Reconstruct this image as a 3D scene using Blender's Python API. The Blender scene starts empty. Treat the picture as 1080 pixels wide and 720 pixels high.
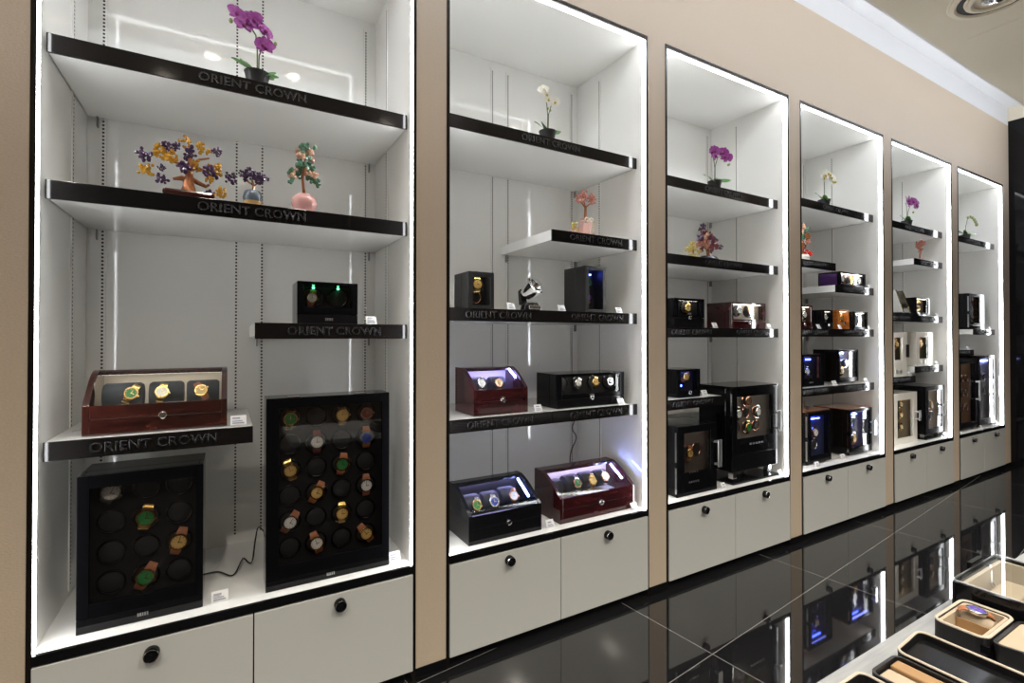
import bpy, bmesh, math, random
from mathutils import Vector, Matrix, Euler
random.seed(11)
PI = math.pi
scene = bpy.context.scene
COL = scene.collection

# ------------------------------------------------------------------ materials
MATS = {}
def mat(name, col, rough=.5, metal=0., coat=0., ior=1.5, emit=None, es=0., sheen=0.):
    if name in MATS: return MATS[name]
    m = bpy.data.materials.new(name); m.use_nodes = True
    b = m.node_tree.nodes['Principled BSDF']
    b.inputs['Base Color'].default_value = (*col, 1)
    b.inputs['Roughness'].default_value = rough
    b.inputs['Metallic'].default_value = metal
    b.inputs['Coat Weight'].default_value = coat
    b.inputs['Coat Roughness'].default_value = .03
    b.inputs['IOR'].default_value = ior
    b.inputs['Sheen Weight'].default_value = sheen
    if emit:
        b.inputs['Emission Color'].default_value = (*emit, 1)
        b.inputs['Emission Strength'].default_value = es
    MATS[name] = m
    return m
def nodes(m): return m.node_tree.nodes, m.node_tree.links, m.node_tree.nodes['Principled BSDF']
def ramp(nd, stops):
    r = nd.new('ShaderNodeValToRGB')
    e = r.color_ramp.elements
    e[0].position, e[0].color = stops[0][0], (*stops[0][1], 1)
    e[1].position, e[1].color = stops[-1][0], (*stops[-1][1], 1)
    for p, c in stops[1:-1]:
        x = e.new(p); x.color = (*c, 1)
    return r
def noise_col(m, scale, stops, stretch=(1, 1, 1), bump=0., detail=4., dist=0.):
    nd, lk, b = nodes(m)
    tc = nd.new('ShaderNodeTexCoord'); mp = nd.new('ShaderNodeMapping'); mp.inputs['Scale'].default_value = stretch
    n = nd.new('ShaderNodeTexNoise'); n.inputs['Scale'].default_value = scale; n.inputs['Detail'].default_value = detail
    n.inputs['Distortion'].default_value = dist
    lk.new(tc.outputs['Object'], mp.inputs['Vector']); lk.new(mp.outputs['Vector'], n.inputs['Vector'])
    if stops:
        r = ramp(nd, stops); lk.new(n.outputs['Fac'], r.inputs['Fac']); lk.new(r.outputs['Color'], b.inputs['Base Color'])
    if bump:
        bp = nd.new('ShaderNodeBump'); bp.inputs['Strength'].default_value = bump; bp.inputs['Distance'].default_value = .004
        lk.new(n.outputs['Fac'], bp.inputs['Height']); lk.new(bp.outputs['Normal'], b.inputs['Normal'])
    return m

WALL = noise_col(mat('beige_wallpaper', (.56, .45, .34), .6), 130, [(.3, (.54, .44, .33)), (.7, (.60, .495, .38))], (1, 1, 2.2), .35, 3)
CEIL = mat('ceiling_paint', (.80, .72, .58), .8)
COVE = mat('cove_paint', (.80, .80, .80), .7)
WHITE = mat('white_lacquer', (.87, .865, .835), .06, ior=1.5)
DOORW = mat('white_door_lacquer', (.60, .61, .59), .12)
BASEW = mat('white_laminate', (.82, .82, .80), .12)
BLACK = mat('black_gloss', (.006, .006, .007), .08, ior=1.33)
BLACKS = mat('satin_black_frame', (.004, .004, .005), .16, ior=1.18)
FASC = mat('black_acrylic_fascia', (.009, .008, .008), .10, ior=1.4)
LETTER = mat('raised_black_letters', (.09, .09, .095), .22, .9)
TRIM = mat('black_metal_trim', (.016, .013, .011), .22, .4)
HANDM = mat('satin_chrome_handle', (.72, .72, .73), .33, 1.)
RINGB = mat('dark_chrome_ring', (.10, .10, .11), .14, 1.)
CHROME = mat('chrome', (.82, .82, .84), .1, 1.)
STEEL = mat('brushed_steel', (.5, .5, .5), .3, 1.)
SLOT = mat('slot_black', (.02, .02, .02), .6)
GOLD = mat('gold', (.83, .55, .2), .2, 1.)
RGOLD = mat('rose_gold', (.8, .45, .3), .22, 1.)
SILVER = mat('silver', (.78, .78, .76), .2, 1.)
FELT = mat('black_felt', (.006, .006, .008), .85)
CUSH = mat('charcoal_cushion', (.017, .018, .021), .6)
LEATHER = noise_col(mat('black_leather', (.010, .010, .011), .42), 300, None, bump=.25)
CREAM = mat('cream_suede', (.44, .36, .26), .75)
CREAMW = mat('cream_lining', (.54, .48, .39), .6)
TAN = mat('tan_suede', (.34, .20, .09), .65)
BURL = noise_col(mat('dark_burl_wood', (.12, .03, .02), .06, coat=1.), 9, [(.3, (.012, .003, .003)), (.52, (.038, .008, .006)), (.74, (.075, .018, .011))], (1, 1, 5), 0, 6, 1.4)
BURG = noise_col(mat('burgundy_lacquer', (.1, .012, .015), .08, coat=.25), 7, [(.3, (.016, .003, .004)), (.7, (.055, .008, .010))], (1, 1, 4), 0, 5, .8)
ORANGE = noise_col(mat('orange_wood', (.55, .17, .03), .15, coat=.6), 8, [(.3, (.42, .11, .015)), (.7, (.66, .24, .05))], (1, 1, 5), 0, 5, .6)
BROWNW = noise_col(mat('brown_wood', (.3, .11, .04), .2, coat=.6), 8, [(.3, (.22, .07, .025)), (.7, (.36, .14, .055))], (1, 1, 5), 0, 5, .6)
WHITEB = mat('white_winder_lacquer', (.8, .77, .7), .1)
POT = noise_col(mat('black_pot', (.012, .012, .012), .45), 60, None, bump=.2)
LEAF = noise_col(mat('orchid_leaf', (.04, .16, .02), .35), 14, [(.3, (.02, .10, .012)), (.7, (.075, .24, .03))])
STEM = mat('orchid_stem', (.09, .12, .035), .5)
PURPLE = noise_col(mat('purple_petal', (.36, .04, .33), .5), 40, [(.3, (.25, .02, .22)), (.7, (.42, .09, .38))])
LIPP = mat('magenta_lip', (.22, .005, .14), .5)
WPETAL = mat('white_petal', (.85, .83, .74), .5)
LIPY = mat('yellow_lip', (.55, .42, .08), .5)
GPETAL = mat('green_bud', (.28, .33, .12), .5)
def gem(n, c): return mat(n, c, .12, ior=1.55)
GAMB = gem('amber_gem', (.62, .32, .035)); GPUR = gem('amethyst_gem', (.075, .035, .10)); GGRN = gem('jade_gem', (.10, .23, .14))
GPEA = gem('peach_gem', (.72, .43, .30)); GPNK = gem('rose_quartz_gem', (.62, .27, .21)); GDRK = gem('garnet_gem', (.17, .035, .05))
GRED = gem('red_gem', (.7, .03, .02)); GYEL = gem('citrine_gem', (.62, .50, .16))
BARK = noise_col(mat('copper_trunk', (.35, .12, .04), .3, .4), 60, [(.3, (.22, .06, .02)), (.7, (.5, .2, .07))], (1, 1, .3), .4)
TBASE = mat('dark_red_base', (.05, .012, .01), .12)
PINKC = mat('pink_ceramic', (.75, .40, .37), .15)
PINKW = mat('pink_wrap', (.70, .42, .37), .45)
RIBB = mat('cream_ribbon', (.85, .76, .64), .35)
CARD = mat('price_card_white', (.84, .84, .84), .35)
INK = mat('grey_print', (.35, .36, .42), .6)
SMOKE = mat('smoked_glass_pot', (.10, .13, .16), .05, ior=1.6)
CABLE = mat('black_cable', (.01, .01, .01), .5)
GCABLE = mat('grey_cable', (.35, .34, .32), .5)
LEDT = mat('led_white_top', (1, 1, 1), .4, emit=(.96, .98, 1.), es=6.)
LEDM = mat('led_white', (1, 1, 1), .4, emit=(.96, .98, 1.), es=16.)
COVEL = mat('cove_led', (1, 1, 1), .4, emit=(.84, .90, 1.), es=32.)
DOWN = mat('downlight_glow', (1, 1, 1), .4, emit=(1., .88, .72), es=24.)
BLUEL = mat('blue_white_led', (1, 1, 1), .4, emit=(.27, .35, 1.), es=45.)
BLUEP = mat('blue_led', (.02, .02, .2), .4, emit=(.06, .10, 1.), es=22.)
GREENL = mat('green_led', (.02, .2, .05), .4, emit=(.08, .8, .25), es=6.)
TABLE = noise_col(mat('grey_table_laminate', (.40, .41, .41), .35), 10, [(.3, (.26, .27, .28)), (.7, (.33, .34, .34))], (1, 12, 1))
BURGS = mat('display_screen_purple', (.055, .022, .10), .1)  # colour of a reflection painted on a box side
LCD = mat('lit_blue_display', (.02, .02, .06), .2, emit=(.25, .45, 1.), es=5.)
GOLDP = mat('gold_print', (.75, .55, .22), .3, .7)

DARKW = mat('dark_brown_panelling', (.055, .045, .038), .5)
FLOOR = mat('black_granite_tile', (.010, .010, .011), .035, ior=2.0)
def build_floor_mat():
    nd, lk, b = nodes(FLOOR)
    geo = nd.new('ShaderNodeNewGeometry'); mp = nd.new('ShaderNodeMapping'); mp.vector_type = 'TEXTURE'
    mp.inputs['Location'].default_value = (1.812, -.482, 0); mp.inputs['Rotation'].default_value = (0, 0, math.radians(6.2))
    lk.new(geo.outputs['Position'], mp.inputs['Vector'])
    sp = nd.new('ShaderNodeSeparateXYZ'); lk.new(mp.outputs['Vector'], sp.inputs[0])
    def line(out, period, half):
        a = nd.new('ShaderNodeMath'); a.operation = 'PINGPONG'; a.inputs[1].default_value = period / 2
        lk.new(out, a.inputs[0])
        c = nd.new('ShaderNodeMath'); c.operation = 'LESS_THAN'; c.inputs[1].default_value = half
        lk.new(a.outputs[0], c.inputs[0]); return c
    l1 = line(sp.outputs['X'], 1.135, .0016); l2 = line(sp.outputs['Y'], .585, .0016)
    mx = nd.new('ShaderNodeMath'); mx.operation = 'MAXIMUM'
    lk.new(l1.outputs[0], mx.inputs[0]); lk.new(l2.outputs[0], mx.inputs[1])
    vo = nd.new('ShaderNodeTexVoronoi'); vo.inputs['Scale'].default_value = 42
    lk.new(geo.outputs['Position'], vo.inputs['Vector'])
    lt = nd.new('ShaderNodeMath'); lt.operation = 'LESS_THAN'; lt.inputs[1].default_value = .045
    lk.new(vo.outputs['Distance'], lt.inputs[0])
    sc = nd.new('ShaderNodeSeparateColor'); lk.new(vo.outputs['Color'], sc.inputs[0])
    g2 = nd.new('ShaderNodeMath'); g2.operation = 'GREATER_THAN'; g2.inputs[1].default_value = .8
    lk.new(sc.outputs[0], g2.inputs[0])
    sk = nd.new('ShaderNodeMath'); sk.operation = 'MULTIPLY'
    lk.new(lt.outputs[0], sk.inputs[0]); lk.new(g2.outputs[0], sk.inputs[1])
    m1 = nd.new('ShaderNodeMix'); m1.data_type = 'RGBA'
    m1.inputs['A'].default_value = (.010, .010, .011, 1); m1.inputs['B'].default_value = (.55, .50, .44, 1)
    lk.new(sk.outputs[0], m1.inputs['Factor'])
    m2 = nd.new('ShaderNodeMix'); m2.data_type = 'RGBA'; m2.inputs['B'].default_value = (.24, .235, .225, 1)
    lk.new(mx.outputs[0], m2.inputs['Factor']); lk.new(m1.outputs['Result'], m2.inputs['A'])
    lk.new(m2.outputs['Result'], b.inputs['Base Color'])
build_floor_mat()

def glass_mat(name, tint, refl=1.0):
    m = bpy.data.materials.new(name); m.use_nodes = True
    nt = m.node_tree; nd, lk = nt.nodes, nt.links
    nd.remove(nd['Principled BSDF'])
    t = nd.new('ShaderNodeBsdfTransparent'); t.inputs[0].default_value = (*tint, 1)
    g = nd.new('ShaderNodeBsdfGlossy'); g.inputs['Roughness'].default_value = .02
    f = nd.new('ShaderNodeFresnel')
    ge = nd.new('ShaderNodeNewGeometry'); io = nd.new('ShaderNodeMapRange')      # same reflectance on both faces of a thin pane
    io.inputs['To Min'].default_value = 1.5; io.inputs['To Max'].default_value = 1/1.5
    lk.new(ge.outputs['Backfacing'], io.inputs['Value']); lk.new(io.outputs['Result'], f.inputs['IOR'])
    mu = nd.new('ShaderNodeMath'); mu.operation = 'MULTIPLY'; mu.inputs[1].default_value = refl
    mx = nd.new('ShaderNodeMixShader')
    lk.new(f.outputs[0], mu.inputs[0]); lk.new(mu.outputs[0], mx.inputs['Fac'])
    lk.new(t.outputs[0], mx.inputs[1]); lk.new(g.outputs[0], mx.inputs[2])
    lk.new(mx.outputs[0], nd['Material Output'].inputs['Surface'])
    return m
GLASS = glass_mat('clear_glass', (.96, .97, .97), .38)
SMGLASS = glass_mat('tinted_glass', (.86, .85, .84), 1.0)

# ------------------------------------------------------------------ mesh helper
def GLOW(c, e):  # emission for the fill bars added inside the winders
    return mat('lamp_%s_%g' % (c, e), (.8, .8, .8), .4, emit={'white': (1., .93, .82), 'blue': (.22, .26, 1.), 'violet': (.55, .50, 1.), 'green': (.1, .8, .3)}[c], es=e)
class G:
    def __init__(s): s.bm = bmesh.new()
    def box(s, x0, x1, y0, y1, z0, z1, M=None, mi=0):
        c = [(x, y, z) for x in (x0, x1) for y in (y0, y1) for z in (z0, z1)]
        v = [s.bm.verts.new(M @ Vector(p) if M else p) for p in c]
        for q in ((0, 1, 3, 2), (4, 6, 7, 5), (0, 4, 5, 1), (2, 3, 7, 6), (0, 2, 6, 4), (1, 5, 7, 3)):
            f = s.bm.faces.new([v[i] for i in q]); f.material_index = mi
        return s
    def prism(s, pts, x0, x1, M=None):          # pts are (y, z), swept along x
        a = [s.bm.verts.new(M @ Vector((x0, y, z)) if M else (x0, y, z)) for y, z in pts]
        b = [s.bm.verts.new(M @ Vector((x1, y, z)) if M else (x1, y, z)) for y, z in pts]
        n = len(pts)
        s.bm.faces.new(a); s.bm.faces.new(b[::-1])
        for i in range(n): s.bm.faces.new((a[i], b[i], b[(i+1) % n], a[(i+1) % n]))
        return s
    def loft(s, rings, caps=True, closed=True):
        R = [[s.bm.verts.new(p) for p in r] for r in rings]
        n = len(R[0])
        for a, b in zip(R, R[1:]):
            for i in range(n if closed else n-1): s.bm.faces.new((a[i], a[(i+1) % n], b[(i+1) % n], b[i]))
        if caps:
            s.bm.faces.new(R[0][::-1]); s.bm.faces.new(R[-1])
        return s
    def lathe(s, prof, M=None, seg=24):          # prof (r, h) about +Z of M
        M = M or Matrix()
        rings = []
        for r, h in prof:
            r = max(r, 1e-5)
            rings.append([M @ Vector((r*math.cos(2*PI*i/seg), r*math.sin(2*PI*i/seg), h)) for i in range(seg)])
        return s.loft(rings)
    def torus(s, R, r, M=None, seg=28, k=8):
        M = M or Matrix()
        g = [[s.bm.verts.new(M @ Vector(((R+r*math.cos(2*PI*j/k))*math.cos(2*PI*i/seg), (R+r*math.cos(2*PI*j/k))*math.sin(2*PI*i/seg), r*math.sin(2*PI*j/k)))) for j in range(k)] for i in range(seg)]
        for i in range(seg):
            for j in range(k):
                s.bm.faces.new((g[i][j], g[(i+1) % seg][j], g[(i+1) % seg][(j+1) % k], g[i][(j+1) % k]))
        return s
    def tube(s, pts, rad, seg=8):
        pts = [Vector(p) for p in pts]; rings = []
        rad = rad if isinstance(rad, (list, tuple)) else [rad]*len(pts)
        ref = Vector((.13, .21, .97))
        for i, p in enumerate(pts):
            t = (pts[min(i+1, len(pts)-1)] - pts[max(i-1, 0)]).normalized()
            if abs(t.dot(ref)) > .97: ref = Vector((.9, .3, .1))
            u = t.cross(ref).normalized(); w = u.cross(t)
            rings.append([p + rad[i]*(u*math.cos(2*PI*k/seg) + w*math.sin(2*PI*k/seg)) for k in range(seg)])
        return s.loft(rings)
    def ico(s, c, r, sub=1, scale=(1, 1, 1)):
        M = Matrix.Translation(c) @ Matrix.Diagonal((*scale, 1)) @ Euler((random.random()*3, random.random()*3, 0)).to_matrix().to_4x4()
        bmesh.ops.create_icosphere(s.bm, subdivisions=sub, radius=r, matrix=M); return s
    def sphere(s, c, r, scale=(1, 1, 1), u=20, v=14):
        bmesh.ops.create_uvsphere(s.bm, u_segments=u, v_segments=v, radius=r, matrix=Matrix.Translation(c) @ Matrix.Diagonal((*scale, 1))); return s
    def mesh(s, name, smooth=False):
        bmesh.ops.recalc_face_normals(s.bm, faces=s.bm.faces)
        me = bpy.data.meshes.new(name); s.bm.to_mesh(me); s.bm.free()
        if smooth:
            for p in me.polygons: p.use_smooth = True
            me.set_sharp_from_angle(angle=math.radians(40))
        return me
def link(name, me, mats, parent=None, loc=(0, 0, 0), rot=(0, 0, 0), bevel=0., seg=2):
    o = bpy.data.objects.new(name, me); COL.objects.link(o)
    o.parent = parent; o.location = loc; o.rotation_euler = rot
    mats = mats if isinstance(mats, (list, tuple)) else [mats]
    if me.materials:
        for i, m in enumerate(mats):
            o.material_slots[i].link = 'OBJECT'; o.material_slots[i].material = m
    else:
        for m in mats: me.materials.append(m)
    if bevel:
        b = o.modifiers.new('bevel', 'BEVEL'); b.width = bevel; b.segments = seg; b.limit_method = 'ANGLE'
    return o
def obj(name, g, mats, parent=None, loc=(0, 0, 0), rot=(0, 0, 0), bevel=0., smooth=False):
    return link(name, g.mesh(name, smooth), mats, parent, loc, rot, bevel)
CACHE = {}
def cached(key, name, fn, mats, parent, loc=(0, 0, 0), rot=(0, 0, 0), smooth=True, bevel=0.):
    if key not in CACHE: CACHE[key] = fn().mesh(key, smooth)
    return link(name, CACHE[key], mats, parent, loc, rot, bevel)
def smooth_path(p, k=6):
    p = [Vector(a) for a in p]; out = []
    for i in range(len(p)-1):
        a, b, c, d = p[max(i-1, 0)], p[i], p[i+1], p[min(i+2, len(p)-1)]
        for j in range(k):
            u = j/k
            out.append(.5*((2*b)+(c-a)*u+(2*a-5*b+4*c-d)*u*u+(3*b-a-3*c+d)*u**3))
    return out+[p[-1]]
def tag(o, label, cat, group=None):
    o['label'] = label; o['category'] = cat
    if group: o['group'] = group
    return o
def thing(name, label, cat, loc, rotz=0., group=None):
    o = bpy.data.objects.new(name, None); COL.objects.link(o); o.empty_display_size = .05
    o.location = loc; o.rotation_euler = (0, 0, rotz)
    return tag(o, label, cat, group)
def struct(name, g, m, bevel=0.):
    o = obj(name, g, m, bevel=bevel); o['kind'] = 'structure'; return o
FY = Matrix.Rotation(PI/2, 4, 'X')               # lathe axis +Z -> -Y (towards the shop)

# ------------------------------------------------------------------ layout numbers (metres)
P0, PITCH, CW = -.4924, 1.2738, 1.1451
TOPZ, BASEZ, DOORZ, DEPTH = 2.960, .458, .045, .591
SHY = .065                                        # front of the shelves
def cx(k): return P0 + PITCH*k
NEAR = ['first', 'second', 'third', 'fourth', 'fifth', 'sixth']

# ------------------------------------------------------------------ setting
XR = 7.19
CEZ, COVEZ, LIPY_ = 3.23, 3.80, -.53
struct('floor', G().box(-3.2, XR+.3, -4.6, .7, -.08, 0), FLOOR)
g = G()
edges = [-3.2] + [e for k in range(6) for e in (cx(k), cx(k)+CW)] + [XR]
for i in range(0, len(edges), 2): g.box(edges[i], edges[i+1], 0, .66, .045, TOPZ)
g.box(-3.2, XR, 0, .66, TOPZ, 3.615)
struct('wall_back', g, WALL)
g = G()
for i in range(0, len(edges), 2): g.box(edges[i], edges[i+1], -.004, .3, 0, .045)
struct('baseboard_back', g, BLACK)
struct('ceiling', G().box(-3.2, XR+.3, -4.6, LIPY_, CEZ, CEZ+.07), CEIL)
struct('trim_1', G().box(-3.2, XR+.3, LIPY_-.6, -.0005, COVEZ, COVEZ+.08), COVE)
struct('trim_4', G().box(-3.2, XR, 0, .66, 3.6155, COVEZ+.08), COVE)  # upper wall coloured white to carry the bright band of cove light
struct('trim_2', G().box(-3.2, XR+.3, LIPY_, LIPY_+.012, CEZ, CEZ+.12), COVE)
g = G().box(XR, XR+.3, -4.6, .66, 0, 3.66)
struct('wall_right', g, BLACK)
struct('trim_3', G().box(XR, XR+.3, -4.6, .66, 3.66, COVEZ+.08), CEIL)
struct('wall_left', G().box(-3.3, -3.2, -4.6, .66, 0, COVEZ+.08), WALL)
struct('wall_rear', G().box(-3.2, XR+.3, -4.7, -4.6, 0, CEZ+.07), DARKW)

cv = obj('cove_light', G().box(-3.1, XR-.02, LIPY_+.013, LIPY_+.028, CEZ+.030, CEZ+.038), COVEL)
tag(cv, 'long white light strip behind the ceiling cove lip above the cabinets', 'light strip')

def downlight(x, y, w=12):
    t = thing('ceiling_downlight', 'recessed round downlight in the beige shop ceiling', 'downlight', (x, y, CEZ), 0, 'ceiling downlights')
    cached('dl_ring', 'trim_ring', lambda: G().torus(.05, .008), COVE, t)
    cached('dl_disc', 'lamp', lambda: G().lathe([(0, 0), (.043, 0), (.043, -.003), (0, -.003)]), DOWN, t)
    l = bpy.data.lights.new('downlight_beam', 'SPOT'); l.energy = w; l.color = (1., .92, .80)
    l.spot_size = math.radians(125); l.spot_blend = .9; l.shadow_soft_size = .045
    o = bpy.data.objects.new('downlight_beam', l); COL.objects.link(o); o.location = (0, 0, -.01); o.parent = t
for x in (-.75, -.1, .4, 1.25, 2.2, 3.0): downlight(x, -.74)
for x in (-2., -.4, 1.2, 2.8, 4.4, 6.): downlight(x, -2.3, 165); downlight(x+.5, -3.7, 190)

# round air diffuser and access panel in the ceiling
t = thing('ceiling_vent', 'round grey air diffuser with concentric rings in the ceiling', 'air vent', (3.63, -.90, CEZ))
for nm, prof, m in (('outer_ring', [(.205, 0), (.20, -.008), (.175, -.014), (.165, -.006), (.165, 0)], CEIL), ('dark_gap', [(.0, -.001), (.165, -.001), (.165, -.002), (0, -.002)], SLOT),
                    ('middle_ring', [(.135, -.003), (.13, -.016), (.105, -.026), (.095, -.018), (.1, -.004)], CEIL), ('centre_cone', [(.065, -.003), (.06, -.02), (.02, -.034), (0, -.036)], CHROME)):
    obj(nm, G().lathe(prof, seg=40), m, t, smooth=True)
t = obj('ceiling_access_panel', G().box(4.01, 4.51, -1.12, -.66, CEZ-.0012, CEZ+.001), CEIL)
tag(t, 'flush square access panel with a thin seam in the ceiling', 'access panel')

# ------------------------------------------------------------------ lettering
def text_mesh(s, size, ext):
    c = bpy.data.curves.new('t', 'FONT'); c.body = s; c.size = size; c.extrude = ext; c.align_x = 'CENTER'; c.align_y = 'CENTER'
    c.bevel_depth = .0008; c.bevel_resolution = 0; c.space_character = 1.06; c.resolution_u = 4
    o = bpy.data.objects.new('t', c); COL.objects.link(o)
    bpy.context.view_layer.update()
    me = bpy.data.meshes.new_from_object(o.evaluated_get(bpy.context.evaluated_depsgraph_get()))
    bpy.data.objects.remove(o); me.materials.clear()
    return me
TXT = text_mesh('ORIENT CROWN', .042, .0018)

# ------------------------------------------------------------------ display cabinets
SH = [  # (x from cabinet's left inner, width kind, z top)
    [('F', 2.272), ('F', 1.832), ('R', 1.412), ('L', 1.047)],
    [('F', 2.326), ('R', 1.884), ('F', 1.489), ('L', 1.003), ('R', 1.003)],
    [('F', 2.276), ('F', 1.835), ('F', 1.418), ('L', 1.006)],
    [('F', 2.335), ('L', 1.909), ('R', 1.752), ('F', 1.424), ('F', 1.004)],
    [('F', 2.334), ('R', 2.052), ('F', 1.552), ('R', 1.108), ('L', 1.03)],
    [('F', 2.343), ('R', 1.444), ('L', 1.24)],
]
CAB_LABEL = ['nearest lit display cabinet, with the amber gem tree and two tall black watch cases',
             'second lit display cabinet, with two blue-lit sloped boxes on its base',
             'third lit white display cabinet, with the black winder standing on chrome legs',
             'fourth lit white display cabinet, with the orange box on its middle shelf',
             'fifth lit white display cabinet, with the white winders on its shelves',
             'farthest lit white display cabinet, beside the black end wall']
def rail_g(zlo, zhi, along='x'):
    gg = G()
    gg.box(-.011, .011, -.004, 0, zlo, zhi)
    z = zlo+.02
    while z < zhi-.02:
        gg.box(-.0035, .0035, -.0046, -.0041, z, z+.0075, mi=1); z += .0145
    return gg
for k in range(6):
    x0 = cx(k); x1 = x0+CW
    c = thing('display_cabinet', CAB_LABEL[k], 'display cabinet', (x0, 0, 0), 0, 'row of lit wall cabinets')
    W = CW; T = .014
    cached('cab_back', 'back_panel', lambda: G().box(T, W-T, DEPTH, DEPTH+.02, BASEZ-.03, TOPZ-.02), WHITE, c, smooth=False)
    cached('cab_sideL', 'side_panel', lambda: G().box(0.001, T, .004, DEPTH+.02, DOORZ, TOPZ-.001), WHITE, c, smooth=False)
    cached('cab_sideR', 'side_panel', lambda: G().box(W-T, W-.001, .004, DEPTH+.02, DOORZ, TOPZ-.001), WHITE, c, smooth=False)
    cached('cab_top', 'top_panel', lambda: G().box(T, W-T, .004, DEPTH+.02, TOPZ-.02, TOPZ-.001), WHITE, c, smooth=False)
    cached('cab_base', 'base_board', lambda: G().box(T, W-T, .004, DEPTH, BASEZ-.03, BASEZ), BASEW, c, smooth=False)
    cached('cab_strip', 'edge_strip', lambda: G().box(.0145, W-.0145, -.007, .0035, BASEZ-.030, BASEZ-.001), BLACK, c, smooth=False)
    cached('cab_toe', 'toe_kick', lambda: G().box(T, W-T, .02, .035, 0.0, BASEZ-.031), BLACK, c, smooth=False)
    cached('cab_frame', 'frame', lambda: G().box(0.001, .0138, -.002, .0035, 0, TOPZ).box(W-.0138, W-.001, -.002, .0035, 0, TOPZ).box(.0138, W-.0138, -.002, .0035, TOPZ-.010, TOPZ), TRIM, c, smooth=False)
    for nm, gg in (('L', lambda: G().box(T-.002, T+.0012, .004, .027, BASEZ, TOPZ-.022)), ('R', lambda: G().box(W-T-.0012, W-T+.002, .004, .027, BASEZ, TOPZ-.022)), ('T', lambda: G().box(T+.002, W-T-.002, .006, .032, TOPZ-.0212, TOPZ-.018))):
        cached('cab_led'+nm, 'light_strip', gg, LEDT if nm == 'T' else LEDM, c, smooth=False)
    for rx in (.063, .523, .624, 1.083):
        cached('rail', 'slotted_rail', lambda: rail_g(BASEZ+.02, TOPZ-.06), [WHITE, SLOT], c, (rx, DEPTH, 0), smooth=False)
    for rx, rz in ((T, PI/2), (W-T, -PI/2)):
        cached('rail', 'slotted_rail', None, [WHITE, WHITE if False else SLOT], c, (rx, .375, 0), (0, 0, rz), smooth=False)
    for dx0, dx1 in ((.0145, W/2-.002), (W/2+.002, W-.0145)):
        d = cached('cab_door%.1f' % dx0, 'door', lambda: G().box(dx0, dx1, -.009, .01, DOORZ, BASEZ-.034), DOORW, c, smooth=False, bevel=.0015)
        kx = (dx0+dx1)/2
        lk_ = cached('lock', 'lock', lambda: G().lathe([(0, 0), (.021, 0), (.021, .022), (.019, .025), (.0165, .025), (.0165, .023), (.008, .023), (.006, .026), (0, .026)], FY), BLACK, d, (kx, -.009, .385))
        cached('lockring', 'lock_ring', lambda: G().torus(.0188, .0014, FY), CHROME, d, (kx, -.034, .385))
    for side, z in SH[k]:
        a, b = {'F': (.018, W-.018), 'L': (.018, W/2-.002), 'R': (W/2+.002, W-.018)}[side]
        wdt = b-a
        s = cached('shelf'+side, 'shelf', lambda: G().box(-wdt/2, wdt/2, SHY+.009, DEPTH-.012, -.050, 0), BASEW, c, ((a+b)/2, 0, z), smooth=False, bevel=.0015)
        cached('fascia'+side, 'fascia', lambda: G().box(-wdt/2, wdt/2, SHY, SHY+.009, -.056, .0015), FASC, s, bevel=.001, smooth=False)
        if side != 'F' or z > 1.7 or k in (0,):
            link('lettering', TXT, LETTER, s, (0, SHY-.0012, -.028), (PI/2, 0, 0))
        else:
            for q in (-1, 1): link('lettering', TXT, LETTER, s, (q*W/4, SHY-.0012, -.028), (PI/2, 0, 0))
        for q in (-1, 1):
            cached('bracket', 'bracket', lambda: G().box(-.002, .002, DEPTH-.030, DEPTH-.008, -.09, -.0505), mat('grey_bracket', (.25, .25, .25), .5), s, (q*(wdt/2-.03), 0, 0), smooth=False)

# ------------------------------------------------------------------ watches
def strap_g():
    gg = G()
    for sg in (-1, 1):
        n = 6; rows = []
        for i in range(n):
            u = i/(n-1); wd = .0125-.003*u
            z = sg*(.0165+.021*math.sin(u*1.05)); y = .0005+.013*(1-math.cos(u*1.25))
            rows.append([(-wd, y-.002, z), (wd, y-.002, z), (wd, y+.001, z), (-wd, y+.001, z)])
        gg.loft(rows)
    return gg
def case_g(): return G().lathe([(0, -.005), (.019, -.005), (.0215, -.002), (.0215, .002), (.0195, .0045), (.017, .0045), (.0165, .003), (0, .003)], FY, 28).box(.021, .0245, -.002, .002, -.0025, .0025)
def dial_g(): return G().lathe([(0, .0032), (.0163, .0032), (.0163, .0036), (0, .0036)], FY, 24)
def hand_g():
    gg = G()
    gg.box(-.0007, .0007, -.0047, -.0041, -.002, .013); gg.box(-.002, .009, -.0045, -.0040, -.0008, .0008)
    for i in range(12):
        M = Matrix.Rotation(i*PI/6, 4, 'Y'); gg.box(-.0006, .0006, -.0044, -.0038, .0125, .0155, M)
    return gg
DIALS = {'green': mat('green_dial', (.03, .22, .06), .25), 'white': mat('white_dial', (.8, .8, .78), .3), 'blue': mat('blue_dial', (.02, .05, .35), .25), 'black': mat('black_dial', (.01, .01, .012), .2),
         'gold': mat('champagne_dial', (.66, .45, .16), .3), 'red': mat('dark_red_dial', (.2, .05, .03), .3), 'brown': mat('brown_dial', (.2, .1, .05), .3), 'purple': mat('purple_dial', (.12, .08, .4), .2)}
STRAPS = {'brown': mat('brown_strap', (.38, .14, .06), .5), 'black': mat('black_strap', (.012, .012, .013), .5), 'gold': GOLD, 'silver': SILVER, 'rose': RGOLD, 'maroon': mat('maroon_strap', (.18, .03, .03), .5)}
METALS = {'gold': GOLD, 'silver': SILVER, 'rose': RGOLD}
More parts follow.
